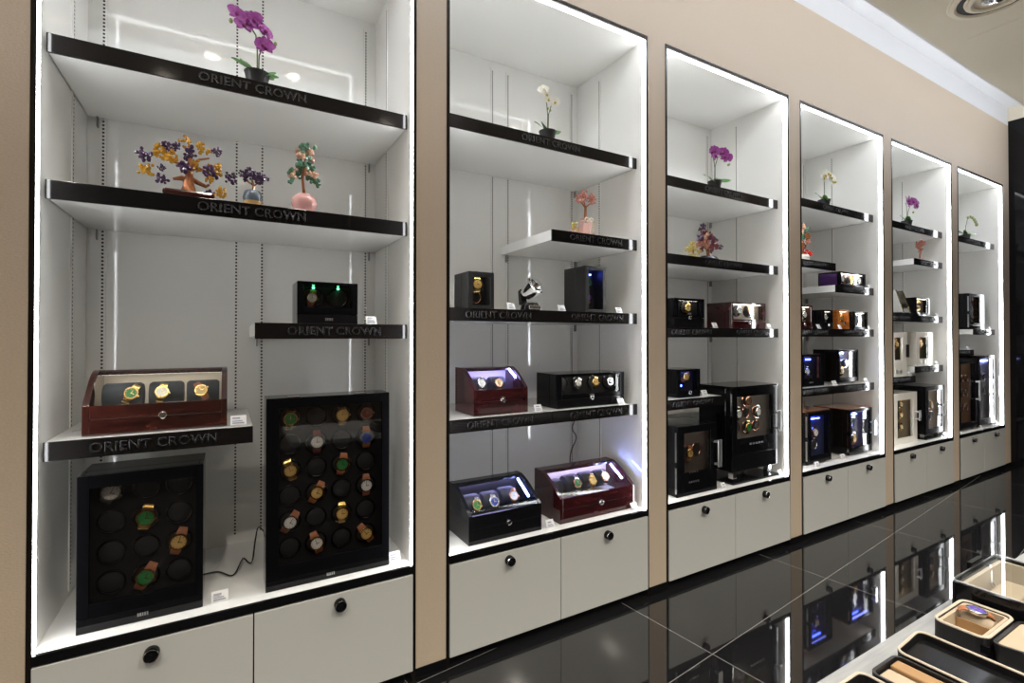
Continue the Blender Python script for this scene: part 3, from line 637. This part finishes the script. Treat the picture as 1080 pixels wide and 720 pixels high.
for x, z, y, w_, lab, nwin in ((4.80, 1.0315, .09, .285, 'white winder with a dark window, on the lower left shelf of the fifth cabinet', 0), (5.26, 1.1095, .09, .34, 'white winder with a dark window, on the lower right shelf of the fifth cabinet', 1)):
    hh = .375 if nwin == 0 else .30
    t = box_winder(lab, (x, y, z), w_, .20, hh, WHITEB, .06, .085 if nwin == 0 else .10, hh-.235, .045, .05, lining=mat('dark_olive_velvet', (.12, .09, .05), .8), glass=GLASS, cups=[(.13, hh-.10)], ringm=GOLD)
    obj('control_panel', G().box(.07, .11, -.003, 0, .025, .055).box(.15, .19, -.003, 0, .025, .055), STEEL, t)
    watch((x+.13, y+.018, z+hh-.10), 'gold watch in the white winder on the lower %s shelf of the fifth cabinet' % ('left', 'right')[nwin], 'gold', 'gold', 'brown', 1.5, .2)
    if nwin == 0: obj('handle', G().box(.262, .275, -.02, .0, .16, .27), BLACK, t, bevel=.002)
W27 = box_winder('white-framed upright winder on the base of the fifth cabinet', (4.80, .08, B+.0005), .44, .24, .43, WHITEB, .08, .07, .05, .06, .05, lining=mat('olive_velvet', (.22, .16, .10), .8), glass=GLASS, cups=[(.19, .33), (.19, .24), (.19, .14)], ringm=GOLD, handle=(.415, .18, .27))
for j, z in enumerate((.33, .24, .14)): watch((4.80+.19, .08+.018, B+z), ('gold watch in the top cup of the white-framed winder', 'gold watch in the middle cup of the white-framed winder', 'gold watch in the bottom cup of the white-framed winder')[j], 'white', 'gold', 'gold', 1.1, 0)
W28 = box_winder('black upright winder on a foot block, right on the base of the fifth cabinet', (5.325, .05, B), .385, .24, .47, BLACK, .06, .05, .05, .04, .05, lining=mat('mocha_velvet', (.25, .20, .16), .8), glass=GLASS, cups=[(.17, .30), (.2, .2)], ringm=SILVER, handle=(.36, .18, .30), feet=.045)
watch((5.325+.17, .05+.018, B+.29), 'gold watch in the black winder of the fifth cabinet', 'white', 'gold', 'brown', 1.4, .4)
card('white price card right of the tilted silver panels', 5.315, .08, 1.5535, .05); card('white price card at the right end of the middle shelf in the fifth cabinet', 5.68, .085, 1.5535, .05)
card('white price card on the lower right shelf of the fifth cabinet', 5.69, .09, 1.1095, .06); card('white price card on the lower left shelf of the fifth cabinet', 5.10, .075, 1.0315, .05); card('white price card on the base at the right edge of the fifth cabinet', 5.70, .04, B, .06)

# ---- sixth cabinet
W29 = box_winder('tall black glossy winder on the short right shelf of the farthest cabinet', (6.42, .09, 1.4455), .40, .20, .36, BLACK, .10, .14, .06, .03, .05, lining=BROWNW, cups=[(.2, .2)], hinge=True, drawer=.04)
W30 = box_winder('tall black winder with a brown glass door, left on the base of the farthest cabinet', (6.03, .05, B), .44, .24, .70, BLACK, .05, .05, .06, .05, .05, lining=mat('walnut_velvet', (.14, .075, .04), .6), glass=GLASS, cups=[(.2, .5), (.3, .5), (.2, .36), (.3, .36), (.2, .22), (.3, .22)], ringm=RGOLD, handle=(.41, .28, .48), feet=.02)
W31 = box_winder('tall black winder with a reflecting glass door, right on the base of the farthest cabinet', (6.515, .05, B), .44, .24, .72, BLACK, .04, .04, .06, .03, .05, lining=mat('slate_velvet', (.20, .22, .27), .5), glass=SMGLASS, cups=[(.15, .5), (.27, .5), (.15, .36), (.27, .36)], ringm=SILVER, handle=(.405, .3, .5), feet=.02)
obj('light_bar', G().box(.08, .34, .03, .036, .66, .668), BLUEL, W31)
card('white price card at the right end of the middle shelf in the farthest cabinet', 6.955, .085, 1.4455, .06); card('white price card on the short left shelf of the farthest cabinet', 6.40, .09, 1.2415, .06)
card('white price card on the base at the right edge of the farthest cabinet', 6.965, .045, B, .06); card('white price card between the tall black winders of the farthest cabinet', 6.49, .022, B, .04)

# ------------------------------------------------------------------ orchids and gem trees
def petal_rings(L, Wd, cup_=.15, n=6):
    rows = []
    for i in range(n+1):
        u = i/n
        w = Wd*max(.06, math.sin(PI*min(.97, .08+.86*u))**.8)
        z = L*u; y = -cup_*L*math.sin(u*PI*.9)
        rows.append((w, y, z))
    return rows
def flower_g(s):
    gg = G()
    for ang, L, Wd in ((0, .030, .011), (130, .028, .010), (-130, .028, .010), (72, .032, .019), (-72, .032, .019)):
        R = Matrix.Rotation(math.radians(ang), 4, 'Y')
        top = []; bot = []
        for w, y, z in petal_rings(L*s, Wd*s):
            top.append((-w, y, z)); bot.append((w, y, z))
        up = [[R @ Vector((a[0], a[1], a[2])), R @ Vector((0, a[1]+.0035*s, a[2])), R @ Vector((b[0], b[1], b[2])), R @ Vector((0, a[1]+.0045*s, a[2]))] for a, b in zip(top, bot)]
        gg.loft(up)
    return gg
def lip_g(s): return G().sphere((0, -.006*s, -.004*s), .0065*s, (1, 1.2, 1.1), 10, 8)
def leaf(t, ang, L, up, Wd=.026, roll=.85):
    rows = []; n = 8
    for i in range(n+1):
        u = i/n
        w = Wd*max(.05, math.sin(PI*(.1+.88*u))**.7)
        r = L*(u*math.cos(up*(1-.35*u))); z = L*u*math.sin(up*(1-.4*u))
        cw, sw = w*math.cos(roll), w*math.sin(roll)*(1 if math.cos(ang) > 0 else -1)*u**.3
        rows.append([(r, -cw, z-sw+.003), (r, 0, z), (r, cw, z+sw+.003), (r, 0, z+.003)])
    obj('leaf', G().loft(rows), LEAF, t, (0, 0, .052), (0, 0, ang), smooth=True)
def orchid(label, x, y, z, petal, lip, stems, leaves, s=1., buds=()):
    t = thing('potted_orchid', label, 'orchid', (x, y, z))
    obj('pot', G().lathe([(0, 0), (.030, 0), (.042, .058), (.044, .062), (.039, .062), (.037, .05), (0, .05)], seg=24), POT, t, smooth=True)
    for a, L, up in leaves: leaf(t, a, L, up)
    for pts in stems: obj('stem', G().tube([(px, py, pz) for px, py, pz in pts[0]], .0022, 6), STEM, t, smooth=True); [
        (lambda f: link('lip', CACHE.setdefault('lip%s' % s, lip_g(s).mesh('lip', True)), lip, f))(link('flower', CACHE.setdefault('fl%s' % s, flower_g(s).mesh('flower', True)), petal, t, (fx, fy, fz), (random.uniform(-.3, .3), random.uniform(-.5, .5), random.uniform(-.5, .5)))) for fx, fy, fz in pts[1]]
    for bx, by, bz, br in buds: obj('bud', G().sphere((bx, by, bz), br, (1, 1, 1.3), 10, 8), GPETAL, t, smooth=True)
    return t
SO = .0375
orchid('purple orchid in a black pot on the top shelf of the nearest cabinet', .090, .145, 2.2745, PURPLE, LIPP,
       [([(0, 0, .05), (0, 0, .15), (-.005, -.005, .2), (-.03, -.01, .235), (-.07, -.015, .25)], [(-.068, -.018, .252), (-.035, -.022, .24), (-.045, -.022, .205+.01), (-.012, -.022, .245), (.006, -.022, .222), (.024, -.02, .215)]),
        ([(.004, .003, .05), (.006, 0, .13), (.02, -.005, .165), (.05, -.01, .18)], [(.02, -.018, .165), (.03, -.018, .155)])],
       [(PI*1.02, .095, .75), (PI*.93, .085, 1.0), (PI*1.2, .075, .6), (.1, .075, .35), (-.5, .07, .2), (.5, .07, .4)], 1.05, [(-.085, -.012, .225, .007), (.06, -.01, .185, .006), (.052, -.01, .178, .006)])
orchid('white orchid in a black pot on the top shelf of the second cabinet', 1.383, .145, 2.3285, WPETAL, LIPY,
       [([(0, 0, .05), (.002, 0, .14), (-.004, 0, .2), (-.02, -.005, .24), (-.035, -.01, .262)], [(-.034, -.015, .258), (-.02, -.018, .236), (-.006, -.016, .215)]),
        ([(.004, 0, .05), (.006, 0, .15), (.02, -.005, .2), (.035, -.008, .212)], [(.034, -.015, .212)])],
       [(PI*1.0, .09, .8), (PI*1.15, .07, .9), (.05, .08, .4), (-.4, .07, .25), (.4, .06, .5)], .95, [(-.004, -.008, .175, .006), (.012, -.008, .17, .005)])
orchid('purple orchid in a black pot on the top shelf of the third cabinet', 2.648, .145, 2.2785, PURPLE, LIPP,
       [([(0, 0, .05), (.002, 0, .15), (-.008, 0, .2), (-.03, -.005, .23), (-.05, -.01, .232)], [(-.045, -.015, .235), (-.025, -.018, .245), (-.02, -.016, .215)]),
        ([(.004, 0, .05), (.005, 0, .16), (.03, 0, .22), (.07, -.005, .24), (.11, -.008, .22)], [(.035, -.015, .242), (.06, -.018, .25), (.085, -.016, .245), (.105, -.016, .225), (.075, -.016, .225)])],
       [(PI*1.0, .11, .55), (PI*1.1, .10, .3), (.1, .12, .5), (.3, .10, .7), (-.3, .12, .35)], 1.15, [(.12, -.01, .185, .007), (.13, -.01, .19, .006)])
orchid('white orchid in a black pot on the top shelf of the fourth cabinet', 3.90, .145, 2.3375, WPETAL, LIPY,
       [([(0, 0, .05), (0, 0, .15), (0, 0, .22), (.03, -.005, .25), (.09, -.01, .24)], [(-.05, -.015, .215), (-.02, -.016, .24), (.005, -.018, .255), (.035, -.018, .25), (.065, -.016, .235), (.09, -.016, .225), (.075, -.016, .205), (.11, -.016, .215)])],
       [(PI*.95, .11, .8), (PI*1.2, .10, .25), (PI*1.05, .12, .35)], 1.3, [])
orchid('purple orchid in a black pot on the top shelf of the fifth cabinet', 5.235, .145, 2.3365, PURPLE, LIPP,
       [([(0, 0, .05), (.005, 0, .12), (0, 0, .19), (-.03, -.005, .22)], [(-.035, -.015, .23), (-.01, -.016, .24), (-.015, -.016, .21)]),
        ([(.005, 0, .05), (.02, 0, .14), (.05, -.005, .2), (.10, -.01, .22), (.14, -.01, .21)], [(.075, -.015, .24), (.11, -.016, .245), (.13, -.016, .225), (.15, -.016, .215)])],
       [(PI*1.0, .10, .6), (PI*.9, .09, 1.), (.2, .12, .7), (PI*1.2, .09, .5)], 1.4, [(.10, -.01, .15, .008)])
orchid('budding green orchid in a black pot on the top shelf of the farthest cabinet', 6.515, .145, 2.3455, GPETAL, LIPY,
       [([(0, 0, .05), (.01, 0, .15), (.04, -.005, .23), (.12, -.01, .25), (.2, -.01, .235), (.26, -.01, .19)], [])],
       [(PI*1.0, .13, .45), (.9, .12, .9), (.1, .15, .5), (-.2, .17, .3), (PI*1.1, .1, .7)], 1., [(.05, -.005, .245, .011), (.10, -.01, .26, .010), (.15, -.01, .255, .012), (.2, -.01, .24, .014), (.23, -.01, .22, .014), (.255, -.01, .195, .015)])

def cluster(t, c, r, m, n=16, br=.3, sc=(1, .8, 1)):
    r *= 1.2; br *= .8; n = int(n*1.7)
    gg = G()
    for _ in range(n):
        v = Vector((random.gauss(0, 1), random.gauss(0, 1), random.gauss(0, 1))).normalized()*r*random.uniform(.35, 1.)
        gg.ico(Vector(c)+Vector((v.x*sc[0], v.y*sc[1], v.z*sc[2])), r*br*random.uniform(.7, 1.15), 1, (1, 1, random.uniform(.8, 1.4)))
    obj('gem_cluster', gg, m, t)
# amber and amethyst tree
t = thing('gemstone_tree', 'large amber and purple gemstone tree with copper trunk, nearest cabinet', 'gemstone tree', (-.118, .110, 1.8342))
obj('base', G().box(-.072, .075, -.03, .035, 0, .024), TBASE, t, bevel=.008)
obj('trunk', G().tube([(.0, 0, .022), (0, -.004, .05), (.002, 0, .075), (0, 0, .105), (.004, 0, .14)], [.026, .017, .013, .009, .005]).tube([(0, 0, .06), (-.02, 0, .068), (-.045, 0, .062)], [.012, .009, .004]).tube([(0, 0, .075), (.025, 0, .06), (.05, 0, .05), (.06, 0, .058)], [.01, .008, .006, .004])
    .tube([(0, 0, .09), (-.02, 0, .115), (-.05, 0, .12)], [.008, .005, .003]).tube([(0, 0, .1), (.03, 0, .11), (.06, 0, .1)], [.006, .004, .003]).tube([(0, 0, .105), (.03, 0, .14), (.06, 0, .15)], [.006, .004, .003]), BARK, t, smooth=True)
k = .00345
for px, py, r, m in ((183, 160, 5.5, GPUR), (197, 152, 5, GAMB), (213, 158, 5.5, GAMB), (224, 160, 4, GPUR), (176, 165, 6.5, GAMB), (199, 164, 6.5, GPUR), (185, 172, 6, GAMB), (165, 175, 6, GPUR), (205, 175, 5.5, GAMB), (223, 176, 6, GAMB), (197, 181, 5.5, GPUR), (219, 181, 6.5, GPUR), (166, 186, 6, GAMB),
                     (218, 188, 4, GAMB), (236, 183, 5, GPUR), (178, 193, 5, GPUR), (226, 200, 5.5, GAMB), (218, 204, 5, GPUR), (190, 157, 3, GPUR), (178, 182, 3, GPUR)):
    cluster(t, ((px-200)*k, random.uniform(-.02, .02), (208-py)*k+.006), r*k, m, 15, .32)
# small amethyst tree in smoky glass
t = thing('gemstone_tree', 'small amethyst tree in a smoky glass pot on the second shelf of the nearest cabinet', 'gemstone tree', (.076, .115, 1.8342))
obj('pot', G().lathe([(0, .018), (.030, .018), (.033, .03), (.028, .05), (.024, .056), (.021, .054), (0, .05)]), SMOKE, t, smooth=True)
obj('pot_foot', G().lathe([(0, 0), (.029, 0), (.032, .0175), (0, .0175)]), mat('wooden_pot_foot', (.45, .28, .1), .4), t, smooth=True)
obj('trunk', G().tube([(0, 0, .05), (.002, 0, .075), (-.003, 0, .1)], [.005, .004, .003]).tube([(.002, 0, .075), (.02, 0, .09), (.028, 0, .1)], .003).tube([(.0, 0, .08), (-.02, 0, .09)], .003), RGOLD, t)
for dx, dz, r in ((-.022, .1, .016), (-.012, .118, .016), (.006, .108, .018), (.022, .098, .017), (.034, .1, .014), (-.03, .112, .012), (.018, .112, .014)): cluster(t, (dx, random.uniform(-.015, .015), dz+.004), r, GPUR, 14, .3)
# jade and peach tree in pink ball
t = thing('gemstone_tree', 'tall green and peach stone tree in a round pink vase, nearest cabinet', 'gemstone tree', (.250, .122, 1.8342))
obj('vase', G().lathe([(0, 0), (.02, 0), (.038, .012), (.046, .034), (.042, .056), (.026, .07), (.01, .073), (.008, .07), (0, .07)], seg=28), PINKC, t, smooth=True)
obj('trunk', G().tube([(0, 0, .068), (-.003, 0, .1), (-.006, 0, .13), (.002, 0, .19), (.005, 0, .25)], [.006, .005, .005, .004, .002]), BARK, t)
for dx, dz, r, m in ((-.046, .105, .012, GGRN), (.045, .11, .013, GGRN), (.035, .118, .012, GGRN), (-.04, .125, .014, GPEA), (-.05, .138, .012, GGRN), (-.018, .135, .016, GGRN), (.02, .13, .014, GGRN), (.032, .135, .014, GPEA), (.01, .15, .015, GPEA), (-.02, .158, .013, GPEA), (-.01, .17, .02, GGRN), (.02, .165, .018, GGRN),
                     (-.018, .195, .014, GPEA), (.0, .2, .018, GGRN), (.022, .2, .014, GPEA), (-.012, .225, .014, GPEA), (.0, .24, .015, GGRN), (.02, .225, .014, GPEA), (.032, .238, .009, GGRN), (.012, .245, .012, GPEA)): cluster(t, (dx, random.uniform(-.02, .02), dz+.012), r, m, 8, .55)
# pink tree in gift wrap
t = thing('gemstone_tree', 'pink stone tree in a pink wrapped pot tied with cream ribbon, second cabinet', 'gemstone tree', (1.610, .130, 1.8862))
obj('wrapped_pot', G().lathe([(0, 0), (.048, 0), (.05, .01), (.036, .06), (.026, .078), (.03, .09), (.026, .09), (0, .08)], seg=10), PINKW, t, smooth=False)
obj('ribbon', G().torus(.028, .004, Matrix.Translation((0, 0, .076))).box(-.012, .0, -.046, -.042, .012, .075, Matrix.Translation((0, -.008, 0)) @ Matrix.Rotation(.25, 4, 'X')).box(.002, .016, -.046, -.042, .02, .075, Matrix.Translation((0, -.008, 0)) @ Matrix.Rotation(.25, 4, 'X'))
    .torus(.011, .004, Matrix.Translation((-.014, -.03, .08)) @ FY, 14).torus(.011, .004, Matrix.Translation((.014, -.03, .08)) @ FY, 14), RIBB, t)
obj('trunk', G().tube([(0, 0, .08), (.0, 0, .12), (.002, 0, .16)], [.008, .007, .006]).tube([(0, 0, .15), (-.03, 0, .18)], .004).tube([(0, 0, .15), (.03, 0, .175)], .004).tube([(0, 0, .14), (0, .01, .19)], .004), BARK, t)
for dx, dz, r in ((-.038, .185, .018), (-.018, .2, .02), (.008, .2, .02), (.03, .19, .02), (.044, .18, .014), (-.02, .178, .018), (.012, .178, .018), (.03, .165, .012), (-.034, .172, .012)): cluster(t, (dx, random.uniform(-.025, .025), dz+.012), r, GPNK, 16, .3)
t = thing('cactus_figurine', 'tiny green and yellow stone figurine beside the pink wrapped stone tree', 'figurine', (1.522, .115, 1.8862))
obj('rock_base', G().sphere((0, 0, .010), .017, (1.4, 1, .6), 12, 8), PINKC, t); cluster(t, (.006, 0, .040), .022, GYEL, 10, .4, (.6, .6, 1)); cluster(t, (.008, 0, .05), .014, GGRN, 8, .45, (.6, .6, 1))
# garnet tree, citrine tree
t = thing('gemstone_tree', 'dark red and purple stone tree on a dark base, second shelf of the third cabinet', 'gemstone tree', (2.595, .15, 1.8372))
obj('base', G().lathe([(0, 0), (.075, 0), (.08, .012), (.06, .028), (0, .03)], Matrix.Diagonal((1, .6, 1, 1))), mat('black_purple_base', (.02, .012, .03), .2), t, smooth=True)
obj('trunk', G().tube([(0, 0, .025), (-.01, 0, .08), (-.02, 0, .14)], [.012, .01, .006]).tube([(-.005, 0, .06), (.05, 0, .11)], .005).tube([(-.005, 0, .06), (-.07, 0, .1)], .005), BARK, t)
for dx, dz, r, m in ((-.02, .205, .018, GPUR), (-.035, .19, .014, GPUR), (-.08, .13, .018, GPUR), (-.02, .16, .024, GDRK), (.01, .14, .024, GDRK), (.05, .13, .024, GPUR), (.08, .105, .018, GDRK), (-.045, .12, .022, GDRK), (-.06, .09, .02, GPNK), (-.01, .1, .026, GPNK), (.03, .09, .024, GDRK), (.06, .07, .02, GPUR), (-.05, .065, .018, GDRK), (0, .065, .02, GDRK), (.09, .085, .014, GPUR), (-.03, .14, .018, GPEA)):
    cluster(t, (dx, random.uniform(-.03, .03), dz+.01), r, m, 13, .36)
t = thing('gemstone_tree', 'small yellow stone tree left of the dark red stone tree, third cabinet', 'gemstone tree', (2.455, .15, 1.8372))
obj('pot', G().lathe([(0, 0), (.025, 0), (.03, .03), (0, .03)]), mat('straw_pot', (.45, .36, .15), .5), t, smooth=True); obj('trunk', G().tube([(0, 0, .03), (0, 0, .06)], .005), BARK, t)
for dx, dz, r in ((-.02, .06, .02), (.015, .07, .022), (-.005, .09, .02), (.03, .05, .014)): cluster(t, (dx, random.uniform(-.02, .02), dz), r, GYEL, 12, .38)
t = thing('gemstone_tree', 'peach and red stone tree at the left edge of the fourth cabinet', 'gemstone tree', (3.615, .15, 1.9112))
obj('pot', G().lathe([(0, 0), (.04, 0), (.05, .03), (.04, .05), (0, .05)]), mat('cream_pot', (.75, .7, .6), .3), t, smooth=True); obj('trunk', G().tube([(0, 0, .05), (.01, 0, .14), (.0, 0, .24)], [.009, .007, .004]), BARK, t)
for dx, dz, r, m in ((.0, .245, .024, GPEA), (.03, .22, .02, GGRN), (-.03, .22, .022, GPEA), (.03, .18, .022, BARK), (-.03, .17, .024, GGRN), (.055, .15, .022, GPNK), (.02, .14, .02, GYEL), (.05, .11, .022, BARK), (-.04, .12, .022, GPEA), (.06, .075, .02, GRED), (.04, .05, .022, GRED), (.07, .05, .018, GRED)): cluster(t, (dx, random.uniform(-.02, .02), dz+.01), r, m, 12, .4)
t = thing('gemstone_tree', 'slim coral pink stone tree on the short shelf of the fifth cabinet', 'gemstone tree', (5.50, .15, 2.0542))
obj('pot', G().lathe([(0, 0), (.03, 0), (.035, .03), (0, .03)]), mat('pale_pink_pot', (.75, .55, .48), .3), t, smooth=True); obj('trunk', G().tube([(0, 0, .03), (.005, 0, .12)], .006), BARK, t)
for dx, dz, r in ((0, .175, .026), (-.03, .165, .024), (.03, .17, .024), (0, .16, .028), (.025, .14, .02), (0, .11, .018), (-.012, .08, .014)): cluster(t, (dx, random.uniform(-.02, .02), dz), r, GPNK, 12, .38)

# ------------------------------------------------------------------ display table with open watch cases
TZ = .70
t = thing('display_table', 'long grey-topped display table in the foreground at lower right', 'table', (0, 0, 0))
obj('table_top', G().box(.35, 2.6, -2.0, -1.367, TZ-.03, TZ), TABLE, t, bevel=.002)
obj('table_body', G().box(.40, 2.55, -1.95, -1.42, .06, TZ-.0305), BLACK, t); obj('plinth', G().box(.45, 2.5, -1.90, -1.47, 0, .0595), TRIM, t)
def rrect(x0, x1, y0, y1, r, n=5):
    p = []
    for cxx, cyy, a0 in ((x1-r, y1-r, 0), (x0+r, y1-r, 90), (x0+r, y0+r, 180), (x1-r, y0+r, 270)):
        for i in range(n+1):
            a = math.radians(a0+90*i/n); p.append((cxx+r*math.cos(a), cyy+r*math.sin(a)))
    return p
def shell(x0, x1, y0, y1, z0, z1, r=.02, wall=.006, floor=.006, M=None):
    M = M or Matrix()
    o = rrect(x0, x1, y0, y1, r); i = rrect(x0+wall, x1-wall, y0+wall, y1-wall, max(.002, r-wall))
    f = lambda pts, z: [M @ Vector((a, b, z)) for a, b in pts]
    return G().loft([f(o, z0), f(o, z1), f(i, z1), f(i, z0+floor)])
def slab(x0, x1, y0, y1, z0, z1, r=.015, M=None):
    M = M or Matrix(); o = rrect(x0, x1, y0, y1, r); f = lambda pts, z: [M @ Vector((a, b, z)) for a, b in pts]
    return G().loft([f(o, z0), f(o, z1)])
def rim(x0, x1, y0, y1, z, r=.02, th=.003, M=None):
    M = M or Matrix(); p = [M @ Vector((a, b, z)) for a, b in rrect(x0, x1, y0, y1, r, 6)]
    p.append(p[0]); p.append(p[1]); return G().tube(p, th, 6)
# travel case with a watch
t = thing('watch_travel_case', 'open black travel case with cream lining holding a blue and brown watch, foreground', 'watch case', (1.285, -1.525, TZ+.0005))
obj('case_body', shell(0, .155, 0, .088, 0, .07, .018, .006), LEATHER, t)
obj('lining', shell(.0065, .1485, .0065, .0815, .007, .068, .012, .006, .03), CREAM, t)
obj('piping', rim(.002, .153, .002, .086, .070, .017, .003), CREAMW, t)
obj('partition', G().box(.080, .083, .014, .074, .036, .058), TAN, t)
obj('pillow', G().lathe([(0, 0), (.016, .002), (.02, .01), (.02, .046), (.016, .054), (0, .056)], Matrix.Translation((.108, .017, .050)) @ Matrix.Rotation(-PI/2, 4, 'X'), 16), CREAM, t, smooth=True)
LM = Matrix.Translation((0, -.002, .068)) @ Matrix.Rotation(math.radians(-6), 4, 'X')
ld = obj('lid', shell(0, .155, -.092, -.002, -.05, 0, .018, .006, .006, LM), LEATHER, t)
obj('lid_lining', slab(.0065, .1485, -.0855, -.0085, -.038, -.003, .012, LM), CREAM, ld)
obj('zip_pull', G().box(.0, .008, -.006, .006, .045, .06, Matrix.Translation((-.008, .002, 0))), BLACK, t)
w = watch((1.285+.100, -1.525+.046, TZ+.0785), 'watch with purple-blue case and brown strap on the pillow of the travel case', 'purple', 'silver', 'brown', .85, 0)
w.rotation_euler = (-PI/2+.1, 0, .5)
# long case
t = thing('watch_roll_case', 'long open black watch case with cream rim, foreground in front of the travel case', 'watch case', (1.005, -1.62, TZ+.0005))
obj('case_body', shell(0, .10, 0, .175, 0, .058, .016, .005), LEATHER, t)
obj('tray', G().box(.008, .055, .008, .167, .03, .050), CREAM, t, bevel=.003); obj('tan_strip', G().box(.060, .090, .008, .167, .03, .054), TAN, t, bevel=.003)
LM = Matrix.Translation((.104, 0, .060)) @ Matrix.Rotation(math.radians(-6), 4, 'Y')
ld = obj('lid', shell(0, .10, 0, .178, -.03, .0, .016, .005, .012, LM), LEATHER, t); obj('lid_lining', slab(.008, .092, .008, .170, -.017, -.010, .01, LM), BLACK, ld); obj('piping', rim(.002, .098, .002, .176, .001, .015, .0026, LM), CREAMW, ld)
# small case at the bottom
t = thing('watch_roll_case', 'open black watch case with thin cream rim at the bottom edge of the table', 'watch case', (.895, -1.60, TZ+.0005))
obj('case_body', shell(0, .100, 0, .165, 0, .056, .016, .005), LEATHER, t); obj('piping', rim(.002, .098, .002, .163, .057, .015, .0026), CREAMW, t)
obj('glass_pane', slab(.007, .093, .007, .158, .040, .043, .011), BLACK, t)
# large glass-topped case
t = thing('watch_display_case', 'black lacquer case with cream interior under a glass lid, on the grey table', 'watch case', (1.46, -1.72, TZ+.0005))
obj('case_body', shell(0, .27, 0, .310, 0, .095, .01, .012), BLACK, t)
obj('lining', shell(.0125, .2575, .0125, .2975, .0125, .090, .006, .008, .02), CREAMW, t)
obj('glass_lid', slab(.004, .266, .004, .306, .0965, .1005, .008), GLASS, t)
obj('chrome_rim', rim(.003, .267, .003, .307, .0985, .01, .0016), STEEL, t)
obj('lid_stay', G().tube([(.16, .27, .03), (.165, .285, .06), (.19, .296, .092)], .004), SILVER, t)
obj('hinge_block', G().box(.12, .19, .309, .318, .08, .108), BLACK, t)
for i, yy in enumerate((.06, .14, .22)): obj('cushion', G().box(.06, .21, yy, yy+.055, .034, .062), CREAM, t, bevel=.008)
obj('latch', G().box(-.006, 0, .13, .16, .05, .09), CHROME, t, bevel=.002)

# ------------------------------------------------------------------ world, camera, view
w = bpy.data.worlds.new('World'); scene.world = w; w.use_nodes = True
w.node_tree.nodes['Background'].inputs[0].default_value = (1., .95, .88, 1); w.node_tree.nodes['Background'].inputs[1].default_value = .3
cam = bpy.data.cameras.new('camera'); co = bpy.data.objects.new('camera', cam); COL.objects.link(co)
co.location = (0, -1.9, 1.36); co.rotation_euler = (math.radians(90.486), 0, math.radians(-29.94))
cam.sensor_width = 36; cam.lens = 520.32/1080*36; cam.shift_y = -.00778; cam.clip_start = .02
scene.camera = co
vs = scene.view_settings
scene.display_settings.display_device = 'sRGB'
vs.view_transform = 'Standard'; vs.look = 'None'; vs.exposure = .55; vs.gamma = 1.; vs.use_curve_mapping = False
